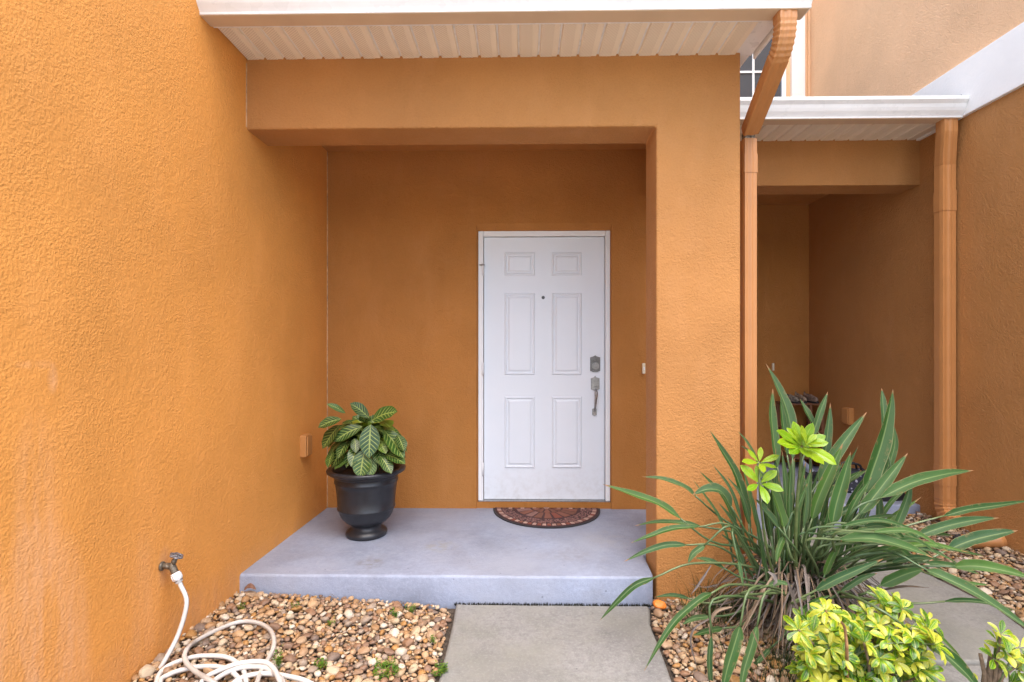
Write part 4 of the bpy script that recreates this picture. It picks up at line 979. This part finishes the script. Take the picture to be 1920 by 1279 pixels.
L_ = [
    ([(1436, 682), (1456, 722), (1474, 765), (1484, 812), (1486, 862)], 26, 2.62, 2.72), ([(1449, 729), (1446, 770), (1450, 820), (1458, 878)], 22, 2.55, 2.60),
    ([(1463, 745), (1468, 790), (1476, 856)], 14, 2.60, 2.62), ([(1500, 748), (1514, 776), (1534, 812)], 16, 2.70, 2.78), ([(1552, 735), (1538, 772), (1522, 822)], 15, 2.65, 2.70),
    ([(1557, 756), (1553, 800), (1546, 860), (1540, 900)], 20, 2.58, 2.62), ([(1625, 773), (1590, 818), (1556, 868), (1535, 905)], 27, 2.52, 2.60), ([(1580, 832), (1562, 872), (1534, 935), (1522, 975)], 24, 2.45, 2.48),
    ([(1653, 728), (1656, 765), (1660, 830)], 15, 2.62, 2.70), ([(1674, 730), (1666, 778), (1652, 835), (1634, 888), (1622, 925)], 34, 2.48, 2.55), ([(1674, 792), (1678, 830), (1668, 868), (1650, 905)], 15, 2.6, 2.65),
    ([(1595, 848), (1584, 890), (1568, 945), (1560, 985)], 27, 2.33, 2.38), ([(1702, 850), (1672, 888), (1638, 932), (1610, 965)], 26, 2.42, 2.50), ([(1825, 882), (1770, 890), (1710, 906), (1650, 934)], 27, 2.42, 2.48),
    ([(1708, 888), (1702, 930), (1684, 978), (1672, 1000)], 18, 2.45, 2.50), ([(1615, 882), (1578, 908), (1520, 952)], 16, 2.55, 2.65), ([(1628, 880), (1590, 902), (1545, 930)], 14, 2.6, 2.7),
    ([(1330, 806), (1352, 842), (1378, 886), (1396, 940), (1404, 985)], 20, 2.52, 2.58), ([(1383, 808), (1402, 832), (1422, 868)], 8, 2.60, 2.62), ([(1388, 835), (1405, 848), (1430, 880)], 7, 2.6, 2.62),
    ([(1204, 894), (1240, 898), (1280, 912), (1306, 932)], 14, 2.48, 2.45), ([(1298, 928), (1325, 918), (1352, 922), (1372, 952)], 26, 2.38, 2.35), ([(1130, 908), (1180, 925), (1235, 945), (1278, 974)], 19, 2.38, 2.35),
    ([(1190, 986), (1230, 979), (1275, 980), (1318, 988)], 11, 2.42, 2.42), ([(1183, 1018), (1222, 1004), (1262, 991), (1312, 988)], 14, 2.36, 2.32), ([(1170, 1053), (1210, 1034), (1250, 1022), (1288, 1022)], 14, 2.35, 2.30),
    ([(1125, 1163), (1155, 1130), (1190, 1098), (1228, 1083)], 14, 2.30, 2.25), ([(1289, 1057), (1300, 1038), (1322, 1022)], 14, 2.3, 2.28), ([(1302, 1046), (1330, 1052), (1358, 1066)], 13, 2.38, 2.36),
    ([(1208, 1258), (1238, 1205), (1270, 1160), (1312, 1124), (1335, 1112)], 16, 2.22, 2.05), ([(1226, 1120), (1260, 1116), (1292, 1122)], 9, 2.42, 2.40), ([(1278, 1172), (1300, 1160), (1330, 1156)], 12, 2.35, 2.32),
    ([(1298, 1192), (1325, 1184), (1356, 1178)], 13, 2.3, 2.25), ([(1352, 1310), (1362, 1260), (1376, 1212), (1388, 1172)], 27, 2.10, 2.00), ([(1388, 1310), (1394, 1262), (1408, 1215), (1420, 1172)], 20, 2.08, 1.98),
    ([(1340, 1310), (1332, 1275), (1330, 1235), (1334, 1190)], 13, 2.15, 2.10), ([(1395, 1268), (1425, 1236), (1445, 1215)], 11, 2.2, 2.18), ([(1935, 938), (1870, 948), (1815, 956), (1768, 968)], 17, 2.42, 2.40),
    ([(1873, 971), (1825, 976), (1770, 988), (1712, 1008)], 22, 2.36, 2.36), ([(1908, 995), (1870, 1002), (1820, 1014), (1775, 1032)], 28, 2.30, 2.28), ([(1750, 1046), (1698, 1026), (1635, 1010), (1572, 1012)], 27, 2.18, 2.10),
    ([(1846, 1043), (1800, 1034), (1740, 1022)], 11, 2.4, 2.38), ([(1722, 1042), (1690, 1052), (1660, 1060)], 20, 2.28, 2.22), ([(1940, 1086), (1890, 1072), (1835, 1062), (1788, 1062)], 27, 2.14, 2.02),
    ([(1945, 1192), (1890, 1152), (1825, 1110), (1768, 1082), (1736, 1068)], 26, 2.05, 1.88), ([(1656, 1048), (1610, 1068), (1565, 1088), (1528, 1108)], 20, 2.15, 2.10), ([(1735, 1066), (1695, 1078), (1650, 1098)], 25, 2.2, 2.15),
    ([(1906, 1146), (1858, 1132), (1812, 1126), (1768, 1128)], 11, 2.2, 2.15), ([(1813, 1250), (1786, 1218), (1756, 1190), (1728, 1172)], 10, 2.0, 1.95), ([(1850, 1312), (1810, 1262), (1765, 1222), (1718, 1190)], 32, 1.88, 1.80),
    ([(1486, 1099), (1462, 1093), (1440, 1099)], 13, 2.2, 2.18), ([(1394, 1103), (1388, 1075), (1384, 1050)], 10, 2.25, 2.2), ([(1645, 997), (1600, 998), (1545, 1002)], 10, 2.3, 2.3), ([(1455, 1058), (1460, 1030), (1470, 1005)], 13, 2.3, 2.26),
    ([(1410, 880), (1440, 905), (1462, 960), (1470, 990)], 24, 2.30, 2.32), ([(1415, 935), (1432, 955), (1460, 990)], 18, 2.28, 2.25), ([(1840, 1078), (1790, 1062), (1735, 1055)], 14, 2.2, 2.15), ([(1860, 1098), (1800, 1092), (1745, 1078)], 12, 2.25, 2.2),
    ([(1640, 930), (1600, 950), (1540, 980)], 15, 2.55, 2.6), ([(1690, 965), (1640, 972), (1580, 992)], 13, 2.5, 2.55), ([(1490, 860), (1480, 905), (1482, 960)], 20, 2.6, 2.62), ([(1520, 880), (1512, 930), (1508, 985)], 20, 2.45, 2.48),
    ([(1630, 880), (1648, 950), (1640, 1010)], 16, 2.55, 2.6), ([(1580, 1010), (1560, 1045), (1545, 1080)], 14, 2.3, 2.3), ([(1425, 1010), (1430, 1050), (1440, 1090)], 14, 2.4, 2.4), ([(1370, 985), (1378, 1020), (1395, 1065)], 13, 2.42, 2.45)]
L_ += [([(1790, 1005), (1740, 1000), (1680, 1012)], 14, 2.35, 2.4), ([(1700, 1022), (1660, 1030), (1610, 1048)], 15, 2.3, 2.32), ([(1645, 1075), (1615, 1085), (1575, 1110)], 13, 2.2, 2.18), ([(1630, 960), (1612, 1000), (1600, 1050)], 15, 2.4, 2.45), ([(1590, 960), (1580, 1010), (1565, 1060)], 14, 2.45, 2.5),
    ([(1770, 1050), (1720, 1046), (1670, 1055)], 13, 2.2, 2.2), ([(1535, 905), (1528, 955), (1520, 1010)], 15, 2.5, 2.55), ([(1350, 1000), (1372, 1020), (1400, 1060)], 11, 2.45, 2.45), ([(1345, 940), (1375, 980), (1405, 1030)], 13, 2.5, 2.5), ([(1560, 1115), (1525, 1130), (1500, 1150)], 12, 2.15, 2.12)]
for a in L_: strap_leaf(*a)
for i in range(52):                        # inner leaves that fill the clump
    a = rr.uniform(0, 6.283); u = 1490+rr.gauss(0, 62); v = rr.uniform(905, 1010); y = rr.uniform(2.35, 2.75)
    k = (u-1480)/120
    strap_leaf([(u+k*70+rr.uniform(-15, 15), v-rr.uniform(40, 85)), (u+k*28, v), (u, v+60)], rr.uniform(8, 15), y, y+0.03)
for i in range(16):                        # leaves arching out over the neighbouring path
    u0, v0 = rr.uniform(1560, 1680), rr.uniform(985, 1065); du = rr.uniform(90, 170); dv_ = rr.uniform(-45, 45); y = rr.uniform(2.15, 2.5)
    strap_leaf([(u0+du, v0+dv_+18), (u0+du*0.5, v0+dv_*0.35-8), (u0, v0)], rr.uniform(11, 19), y, y-0.05)
# loose extra stalks and the skirt of dead leaves
def keep_out(q): return q.y > 2.76 and q.x < 1.25
for i in range(250):
    a = rr.gauss(-math.pi/2-0.25, 1.1); k = rr.uniform(0.03, 0.14); root = sp_c+Vector((k*math.cos(a), k*math.sin(a)*0.8, rr.uniform(0.06, 0.26)))
    L = rr.uniform(0.20, 0.56); a += rr.gauss(0, 0.40); o_ = Vector((math.cos(a), math.sin(a), 0)); up = rr.uniform(-0.02, 0.16)
    end = root+o_*L*0.85; end.z = rr.uniform(0.025, 0.12)
    p_ = [root, root+o_*L*0.3+Vector((0, 0, up)), root+o_*L*0.65+Vector((rr.gauss(0, 0.02), rr.gauss(0, 0.02), up*0.4-0.05)), end]
    for q in p_: q.z = max(q.z, 0.024)
    if any(keep_out(q) for q in p_): continue
    add_leaf('dry_leaf', bird, p_, rr.uniform(0.006, 0.015), lambda v: max(0.15, 1-v**2), Vector((rr.uniform(-1, 1), -0.6, 1)), M['dry'], rr.uniform(0.1, 0.8), 0.25, 9)
for (pix, w, y) in (([(1470, 1075), (1482, 1110), (1502, 1170), (1516, 1250)], 12, 2.05), ([(1490, 1080), (1500, 1130), (1506, 1180)], 9, 2.02), ([(1372, 1138), (1345, 1145), (1332, 1165), (1330, 1200)], 11, 2.2), ([(1330, 1160), (1300, 1180), (1295, 1210), (1310, 1260)], 8, 2.15), ([(1333, 1060), (1310, 1095), (1295, 1115)], 8, 2.35), ([(1640, 1110), (1690, 1100), (1742, 1102)], 8, 2.2), ([(1410, 1180), (1430, 1230), (1460, 1285)], 7, 2.0), ([(1620, 1130), (1680, 1132), (1706, 1140)], 8, 2.15), ([(1440, 1072), (1452, 1085), (1450, 1100)], 16, 2.15)):
    add_leaf('dry_leaf', bird, [PY(u, v, y) for u, v in pix], w*y/F*0.55, lambda v: max(0.12, math.sin(math.pi*min(1, v*0.9+0.1))), Vector((0.2, -0.8, 0.6)), M['dry'], 0.7, 0.35, 14)
lathe('root_crown', [(0.15, 0.0), (0.145, 0.05), (0.11, 0.11), (0.05, 0.15), (0.001, 0.16)], M['soil'], bird, (sp_c.x, sp_c.y, -0.01), 20)

def tuft(name, c, n, L, spread, label, seed):
    r_ = random.Random(seed); VV, FF = [], []
    for i in range(n):
        a = r_.uniform(0, 6.283); b = Vector(c)+Vector((r_.gauss(0, spread*0.35), r_.gauss(0, spread*0.25), 0)); l = L*r_.uniform(0.5, 1.1)
        d_ = Vector((math.cos(a), math.sin(a), 0))*r_.uniform(0.2, 0.9)
        pts = [b, b+Vector((0, 0, l*0.5))+d_*l*0.25, b+Vector((0, 0, l*r_.uniform(0.35, 0.85)))+d_*l*0.75]
        V, Fc, _ = blade_data(pts, r_.uniform(0.002, 0.0045), lambda v: max(0.1, 1-v), Vector((d_.y, -d_.x, 0.4)), 0.1, 0, 6)
        FF += [tuple(k+len(VV) for k in f) for f in Fc]; VV += V
    e_ = mesh_obj(name, VV, FF, M['fern']); return tag(e_, label, 'grass', kind='stuff')
tuft('grass_tuft', (1.05, 2.60, 0.02), 520, 0.20, 0.30, 'fine dark green grass at the foot of the column', 5)
tuft('grass_tuft', (1.20, 2.10, 0.02), 520, 0.17, 0.32, 'fine dark green grass below the skirt of dead leaves', 6)

# ------------------------------------------------------------------ umbrella shrubs
ob = lambda v: max(0.03, math.sin(math.pi*v**1.25)**0.8)
def leaflet_mesh(L, W, droop, fold, seed, mat):
    pts = [Vector((0, 0, 0)), Vector((L*0.35, 0, 0.02*L)), Vector((L*0.72, 0, -droop*L*0.35)), Vector((L, 0, -droop*L*0.9))]
    V, Fc, UV = blade_data(pts, W, ob, Vector((0, 0, 1)), fold, 0.08, 10, seed)
    me_ = bpy.data.meshes.new('leaflet'); me_.from_pydata([tuple(v) for v in V], [], Fc)
    l = me_.uv_layers.new(name='UVMap')
    for lp in me_.loops: l.data[lp.index].uv = UV[lp.vertex_index]
    me_.polygons.foreach_set('use_smooth', [True]*len(me_.polygons)); me_.materials.append(mat); return me_
VAR = [leaflet_mesh(1.0, w, d_, f, i, M['variegated']) for i, (w, d_, f) in enumerate(((0.42, 0.1, 0.25), (0.46, 0.35, 0.2), (0.38, 0.6, 0.35), (0.44, -0.1, 0.3), (0.40, 0.25, 0.5)))]
LIM = [leaflet_mesh(1.0, w, d_, f, i, M['lime']) for i, (w, d_, f) in enumerate(((0.38, 0.0, 0.25), (0.42, 0.2, 0.2), (0.36, -0.15, 0.35), (0.40, 0.10, 0.3)))]
def whorl(parent, pos, axis, n, L, meshes, r_, base_r=0.004, cone=0.25, petl=0.0):
    """one compound leaf: leaflets spread round a hub, facing along axis"""
    ax = axis.normalized(); x_ = ax.orthogonal().normalized(); y_ = ax.cross(x_)
    off = parent_off(parent)
    hub = bpy.data.objects.new('leaf', None); hub.empty_display_size = 0.02; link(hub, parent); hub.location = pos-off
    a0 = r_.uniform(0, 6.283)
    for k in range(n):
        a = a0+2*math.pi*k/n+r_.uniform(-0.18, 0.18); d_ = (x_*math.cos(a)+y_*math.sin(a)+ax*(cone+r_.uniform(-0.2, 0.2))).normalized()
        z_ = (ax-d_*ax.dot(d_)).normalized(); s_ = z_.cross(d_); l = L*r_.uniform(0.75, 1.15)
        o = bpy.data.objects.new('leaflet', r_.choice(meshes)); link(o, hub)
        m4 = Matrix((d_, s_, z_)).transposed().to_4x4() @ Matrix.Diagonal((l, l, l, 1)); m4.translation = d_*base_r; o.matrix_local = m4
    return hub
rr = random.Random(77)
def shrub(label, root, whorls, L, meshes, seed, wood=True):
    r_ = random.Random(seed); root = Vector(root); t = empty('umbrella_shrub', root, label, 'shrub', None)
    ends = [Vector(w[0]) for w in whorls]
    k = max(1, len(ends)//5)
    for i, e_ in enumerate(ends):
        if i % 2 == 0 or len(ends) < 6:
            mid = root.lerp(e_, 0.5)+Vector((r_.uniform(-0.03, 0.03), r_.uniform(-0.03, 0.03), 0.03))
            tube('stem', catmull([root, mid, e_], 9), lambda q: 0.0075-0.004*q, M['stem'], t, 7)
        else:
            j = ends[i-1]; tube('stem', catmull([root.lerp(j, 0.55), j.lerp(e_, 0.6)-Vector((0, 0, 0.02)), e_], 7), 0.003, M['stem_green'], t, 6)
    for (pos, ax, n, l) in whorls: whorl(t, Vector(pos), Vector(ax), n, l, meshes, r_)
    return t
wh = []
c0 = PY(1622, 1235, 1.86)
front = [(1548, 1140), (1650, 1130), (1692, 1142), (1738, 1165), (1498, 1182), (1752, 1208), (1672, 1136), (1522, 1190), (1508, 1165), (1540, 1152), (1515, 1225), (1555, 1215), (1560, 1250), (1505, 1262), (1545, 1285), (1600, 1170), (1625, 1150), (1660, 1152), (1655, 1195), (1690, 1175), (1620, 1205), (1640, 1235), (1605, 1245), (1680, 1215), (1715, 1200), (1725, 1235), (1685, 1250), (1650, 1275), (1720, 1270), (1590, 1280), (1700, 1290), (1740, 1182), (1575, 1170), (1620, 1295), (1520, 1300), (1665, 1300), (1580, 1230), (1700, 1230)]
for (u, v) in front:
    y = 1.80+rr.uniform(-0.06, 0.14)+(0.10 if v < 1180 else 0); p_ = PY(u, v, y)
    wh.append((p_, Vector(((u-1620)/260+rr.gauss(0, 0.25), -0.65+rr.gauss(0, 0.25), 0.75)), rr.randint(7, 9), rr.uniform(0.046, 0.064)))
shrub('low umbrella shrub with dense yellow and green variegated leaves', (c0.x, 1.90, 0.0), wh, 0.09, VAR, 5)
# smaller leaves deeper in the bush, too many to tell apart
V_all, F_all, UV_all = [], [], []
for i in range(170):
    pos = PY(rr.uniform(1505, 1738), rr.uniform(1165, 1310), rr.uniform(1.78, 2.03)); ax = Vector((rr.gauss(0, 0.45), -0.5+rr.gauss(0, 0.35), 0.8)).normalized(); x_ = ax.orthogonal().normalized(); y_ = ax.cross(x_)
    if pos.z > H-(0.98 if abs(pos.x-c0.x) < 0.16 else 1.03): pos.z -= 0.05
    for k in range(7):
        a = 2*math.pi*k/7+rr.uniform(-0.2, 0.2); d_ = (x_*math.cos(a)+y_*math.sin(a)+ax*rr.uniform(0, 0.45)).normalized(); l = rr.uniform(0.036, 0.060)
        V, Fc, UV = blade_data([pos, pos+d_*l*0.4+ax*0.003, pos+d_*l*0.75-ax*0.004, pos+d_*l-ax*0.014], l*0.42, ob, ax, 0.25, 0.08, 7, i)
        F_all += [tuple(q+len(V_all) for q in f) for f in Fc]; V_all += V; UV_all += UV
root_t = [o for o in bpy.data.objects if o.name.startswith('umbrella_shrub')][-1]
tag(mesh_obj('foliage', V_all, F_all, M['variegated'], root_t, True, UV_all), kind='stuff')
# bare orange-brown twig standing out of it
tw = [PY(u, v, 1.74) for (u, v) in ((1588, 1222), (1586, 1195), (1582, 1172), (1566, 1158), (1548, 1146))]
root_t = [o for o in bpy.data.objects if o.name.startswith('umbrella_shrub')][-1]
tube('stem', catmull([Vector((c0.x-0.05, 1.88, 0.05))]+tw, 14), lambda q: 0.0055-0.002*q, plain('orange_twig', (0.26, 0.13, 0.05), 0.7, var=0.4, vscale=50), root_t, 8)
whorl(root_t, tw[-1], Vector((-0.2, -0.4, 0.9)), 7, 0.045, VAR, random.Random(3))
whorl(root_t, tw[-2]+Vector((0.01, 0, 0.012)), Vector((0.4, -0.4, 0.8)), 6, 0.04, VAR, random.Random(4))
# the small one at the far right
wr = [(PY(u, v, 1.84), Vector((rr.gauss(0, 0.4), -0.7, 0.7)), 6, 0.052) for (u, v) in ((1876, 1190), (1868, 1205), (1884, 1222), (1912, 1215), (1922, 1235), (1905, 1255), (1930, 1262), (1862, 1235), (1915, 1290), (1820, 1278))]
rt = PY(1852, 1300, 1.86); t2 = shrub('small sparse umbrella shrub with a cut woody stump beside it', (rt.x, rt.y, 0.0), wr, 0.06, VAR, 9)
for (pts, r0) in (([(1856, 1330), (1858, 1270), (1862, 1228)], 0.017), ([(1842, 1310), (1846, 1262), (1838, 1226)], 0.008), ([(1876, 1320), (1872, 1250)], 0.014)):
    tube('stump', [PY(u, v, 1.85+0.01*i) for i, (u, v) in enumerate(pts)], lambda q, r0=r0: r0*(1-0.25*q), M['stem'], t2, 9)
# the tall one growing through the strap leaves: three lime rosettes
tall = [(PY(1503, 838, 2.22), Vector((0.05, -0.80, 0.75)), 11, 0.118), (PY(1424, 868, 2.24), Vector((-0.05, -0.65, 0.85)), 6, 0.080), (PY(1424, 907, 2.20), Vector((-0.1, -0.8, 0.6)), 6, 0.092)]
rt = PZ(1497, 1165, 0.02)
t3 = empty('umbrella_shrub', (rt.x, rt.y, 0), 'tall thin umbrella shrub ending in lime green leaf rosettes', 'shrub')
r_ = random.Random(15)
tube('stem', catmull([Vector((rt.x, rt.y, 0.0)), PY(1492, 1060, 2.34), PY(1494, 950, 2.27), PY(1500, 880, 2.24), tall[0][0]], 20), lambda q: 0.0085-0.004*q, M['stem_green'], t3, 8)
tube('stem', catmull([Vector((rt.x-0.02, rt.y, 0.0)), PY(1445, 1060, 2.34), PY(1428, 960, 2.26), tall[2][0], tall[1][0]], 20), lambda q: 0.007-0.0035*q, M['stem_green'], t3, 8)
for (p_, ax, n, l) in tall: whorl(t3, p_, ax, n, l, LIM, r_, 0.006, 0.35)
whorl(t3, tall[0][0]+Vector((0.01, -0.02, 0.012)), Vector((0.1, -0.6, 1)), 5, 0.072, LIM, r_, 0.004, 0.9)

# ------------------------------------------------------------------ little weeds in the pebbles
def weed(u, v, size, n, seed, label, tall_=0.0):
    size *= 1.35; n = int(n*1.5); r_ = random.Random(seed); c = PZ(u, v, 0.02+(hleft(-1.0, 2.4) if u < 600 else 0)); c.z = hleft(c.x, c.y)-0.005
    VV, FF = [], []
    for i in range(n):
        a = r_.uniform(0, 6.283); k = size*math.sqrt(r_.random()); b = c+Vector((k*math.cos(a), k*math.sin(a), 0)); h = r_.uniform(0.022, 0.045)+tall_*r_.random()
        tip = b+Vector((r_.gauss(0, 0.006), r_.gauss(0, 0.006), h))
        for j in range(5):
            q = b.lerp(tip, 0.35+0.65*j/4); aa = j*2.2+r_.uniform(0, 6); dd = Vector((math.cos(aa), math.sin(aa), 0.3))*r_.uniform(0.006, 0.011)
            V, Fc, _ = blade_data([q, q+dd*0.6, q+dd-Vector((0, 0, 0.001))], 0.006, lambda v_: max(0.1, math.sin(math.pi*min(1, v_+0.08))), Vector((0, 0, 1)), 0.2, 0, 4)
            FF += [tuple(m_+len(VV) for m_ in f) for f in Fc]; VV += V
        V, Fc, _ = blade_data([b, tip], 0.002, lambda v_: 1, Vector((1, 0.3, 0)), 0, 0, 3); FF += [tuple(m_+len(VV) for m_ in f) for f in Fc]; VV += V
    wd = empty('weed', c, label, 'weed', 'small weeds in the pebble bed'); mesh_obj('foliage', VV, FF, M['weed'], wd)
weed(553, 1140, 0.012, 9, 1, 'small green weed in pebbles close to the porch slab corner'); weed(452, 1148, 0.010, 7, 2, 'tiny weed in pebbles beside the orange side wall'); weed(523, 1245, 0.014, 12, 3, 'yellow-green weed sprig standing beside the hose coil', 0.05)
weed(601, 1252, 0.022, 14, 4, 'low weed patch in pebbles between hose and path'); weed(725, 1252, 0.042, 42, 5, 'largest leafy weed patch in the pebbles'); weed(824, 1252, 0.022, 22, 6, 'leafy weed against the edge of the front path')
weed(741, 1152, 0.014, 11, 7, 'small weed in bare soil near the path corner'); weed(768, 1140, 0.016, 12, 8, 'low weed along the foot of the porch slab'); weed(620, 1175, 0.009, 6, 9, 'thin weed sprout in the middle of the pebbles'); weed(814, 1195, 0.012, 7, 10, 'tiny weed in pebbles a hand from the path')
# moss line in the joint below the porch slab
VV, FF = [], []; r_ = random.Random(2)
for i in range(520):
    x = r_.uniform(-0.36, 0.70); y = 2.729+r_.gauss(0, 0.003); b = Vector((x, y, -0.012)); h = r_.uniform(0.010, 0.020)
    V, Fc, _ = blade_data([b, b+Vector((r_.gauss(0, 0.004), -0.004+r_.gauss(0, 0.003), h))], 0.006, lambda v_: max(0.15, 1-v_), Vector((0, -1, 0.2)), 0.2, 0, 3)
    FF += [tuple(m_+len(VV) for m_ in f) for f in Fc]; VV += V
tag(mesh_obj('joint_moss', VV, FF, plain('dark_moss', (0.016, 0.017, 0.010), 0.95, var=0.6, vscale=60)), 'dark moss in the joint between porch slab and path', 'moss', kind='stuff')
# orange-painted stone by the column foot
V_, F_ = HI[3]; c = PZ(1238, 1131, 0.02)
os_ = mesh_obj('painted_stone', [(c.x+0.040*v[0], c.y+0.028*v[1], 0.012+0.022*v[2]) for v in V_.tolist()], F_.tolist(), M['orange_stone'], None, True)
tag(os_, 'stone splashed with bright orange paint at the column foot', 'stone')
# brown fallen leaf in the slab corner
c = PZ(468, 1107, 0.08)
fl_ = mesh_obj('fallen_leaf', *(lambda d_: (d_[0], d_[1]))(blade_data([c+Vector((-0.03, 0, 0)), c+Vector((0, 0.005, 0.018)), c+Vector((0.035, 0, 0.004))], 0.03, ovate, Vector((0, -0.5, 1)), 0.5, 0.2, 9)), plain('dead_leaf', (0.13, 0.06, 0.035), 0.7, var=0.4, vscale=60), None, True)
tag(fl_, 'curled brown fallen leaf at the corner of porch slab and wall', 'leaf')

# ------------------------------------------------------------------ neighbour's porch things
q0 = PY(1472, 757, 5.20)
sr = empty('shoe_rack', (2.83, 5.2, ZS2), 'dark wooden shoe rack in the corner of the shaded neighbouring porch', 'rack')
rx0, rx1, ry0, ry1 = PY(1476, 757, 5.1).x, XR-0.03, 5.06, 5.33; rtop = q0.z
for x in (rx0, rx1-0.03):
    for y in (ry0, ry1-0.03): box('post', (x, y, ZS2), (x+0.03, y+0.03, rtop-0.001), M['wood'], sr, 0.003)
mx_ = rx0+0.20
box('post', (mx_, ry0+0.001, ZS2), (mx_+0.025, ry0+0.026, rtop-0.001), M['wood'], sr, 0.003)
for z in (ZS2+0.10, ZS2+0.36, rtop): box('shelf', (rx0-0.005, ry0-0.006, z), (rx1+0.005, ry1, z+0.016), M['wood'], sr, 0.003)
def shoe(label, c, rot, L, mat, group=None, h=0.09):
    """low shoe: sole, rounded toe, heel counter and a foot opening"""
    t = empty('shoe', c, label, 'shoe', group); t.rotation_euler = (0, 0, rot)
    n = 15; V, Fc = [], []; k = 10
    for i in range(n):
        s_ = i/(n-1); x = (s_-0.5)*L; w = L*0.19*(math.sin(math.pi*min(0.97, max(0.03, s_)))**0.35)*(0.85+0.3*s_); hh = h*(1.0-0.55*max(0, (s_-0.25)/0.75)**0.8)*(0.35 if s_ in (0, 1) else 1)
        for j in range(k):
            a = math.pi*j/(k-1); z = 0.014+hh*math.sin(a)**0.6
            if 0.12 < s_ < 0.5 and 0.8 < a < 2.35: z -= hh*0.38
            V.append((x, w*0.5*math.cos(a)*1.0, z))
    for i in range(n-1):
        for j in range(k-1): Fc.append((i*k+j, i*k+j+1, (i+1)*k+j+1, (i+1)*k+j))
    me_ = bpy.data.meshes.new('upper'); me_.from_pydata(V, [], Fc); me_.polygons.foreach_set('use_smooth', [True]*len(me_.polygons)); me_.materials.append(mat); link(bpy.data.objects.new('upper', me_), t)
    V2 = []
    for z in (0.0, 0.016):
        for i in range(n):
            V2.append((V[i*k][0], V[i*k][1]*1.08, z))
        for i in range(n-1, -1, -1): V2.append((V[i*k+k-1][0], V[i*k+k-1][1]*1.08, z))
    m = 2*n; F2 = [tuple(range(m))[::-1], tuple(range(m, 2*m))]+[(i, (i+1) % m, m+(i+1) % m, m+i) for i in range(m)]
    me_ = bpy.data.meshes.new('sole'); me_.from_pydata(V2, [], F2); me_.materials.append(M['rubber']); link(bpy.data.objects.new('sole', me_), t)
    return t
zt = rtop+0.0165
shoe('dark mottled shoe on top of the shoe rack by its open end', (rx0+0.06, 5.16, zt), R(-80), 0.24, M['camo'])
shoe('tan mottled shoe in the middle of the shoe rack top', (rx0+0.165, 5.17, zt), R(-95), 0.24, plain('tan_shoe', (0.30, 0.22, 0.15), 0.8, var=0.6, vscale=30))
shoe('brown shoe on the shoe rack top against the wall', (rx0+0.265, 5.17, zt), R(-88), 0.24, plain('brown_shoe', (0.22, 0.15, 0.11), 0.8, var=0.5, vscale=30))
shoe('black shoe on the upper inside shelf of the rack', (rx0+0.09, 5.17, ZS2+0.377), R(-90), 0.24, M['black'])
shoe('pale blue shoe standing on the slab under the rack', (rx0+0.10, 4.92, ZS2+0.001), R(-100), 0.25, M['blue_shoe'])
# patterned bag: a soft, sagging tote with handles
p = PZ(1608, 925, ZS2); bg = empty('bag', (p.x, p.y+0.10, ZS2), 'dark floral patterned cloth bag slumped on the neighbouring slab', 'bag')
bm = bmesh.new(); add_box(bm, (p.x-0.17, p.y, ZS2+0.002), (p.x+0.17, p.y+0.20, ZS2+0.165))
bmesh.ops.subdivide_edges(bm, edges=list(bm.edges), cuts=7, use_grid_fill=True)
for v in bm.verts:
    q = v.co-Vector((p.x, p.y+0.10, ZS2)); t = q.z/0.165
    v.co.x = p.x+q.x*(1.05-0.25*t**2); v.co.y = p.y+0.10+q.y*(1.0-0.45*t**1.5)
    nz = mnoise.noise_vector(v.co*14)
    if t > 0.05: v.co += nz*0.018
bm_obj('body', bm, M['floral'], bg, True)
for s_ in (-0.03, 0.03): tube('handle', catmull([(p.x-0.08, p.y+0.10+s_, ZS2+0.15), (p.x-0.05, p.y+0.08+s_, ZS2+0.225), (p.x+0.04, p.y+0.07+s_, ZS2+0.222), (p.x+0.08, p.y+0.10+s_, ZS2+0.15)], 14), 0.009, M['black'], bg, 7)
p = PZ(1690, 944, ZS2)
shoe('black slip-on shoe at the front edge of the neighbouring slab', (2.86, p.y+0.08, ZS2+0.001), R(12), 0.29, M['black'])
shoe('black shoe with white trim behind the patterned bag', (2.62, 4.62, ZS2+0.001), R(190), 0.28, M['black'])
p = PZ(1660, 915, ZS2)
shoe('black shoe between the patterned bag and the side wall', (2.88, 4.34, ZS2+0.001), R(-70), 0.28, M['black'])

# ------------------------------------------------------------------ ground drain at the neighbour's downspout
c = PZ(1822, 985, 0.17)
dr = empty('drain_pipe', (2.92, c.y, 0.10), 'short black-mouthed drain pipe painted orange in the pebbles', 'pipe')
A_ = Vector((2.955, 3.22, 0.175)); B_ = Vector((2.80, 3.30, 0.135)); dv = (B_-A_).normalized()
tube('pipe', [A_-dv*0.03, A_, B_], lambda t: 0.044 if t > 0.05 else 0.036, M['spout'], dr, 22)
tube('mouth', [B_-dv*0.002, B_+dv*0.035], 0.047, M['rubber'], dr, 22)
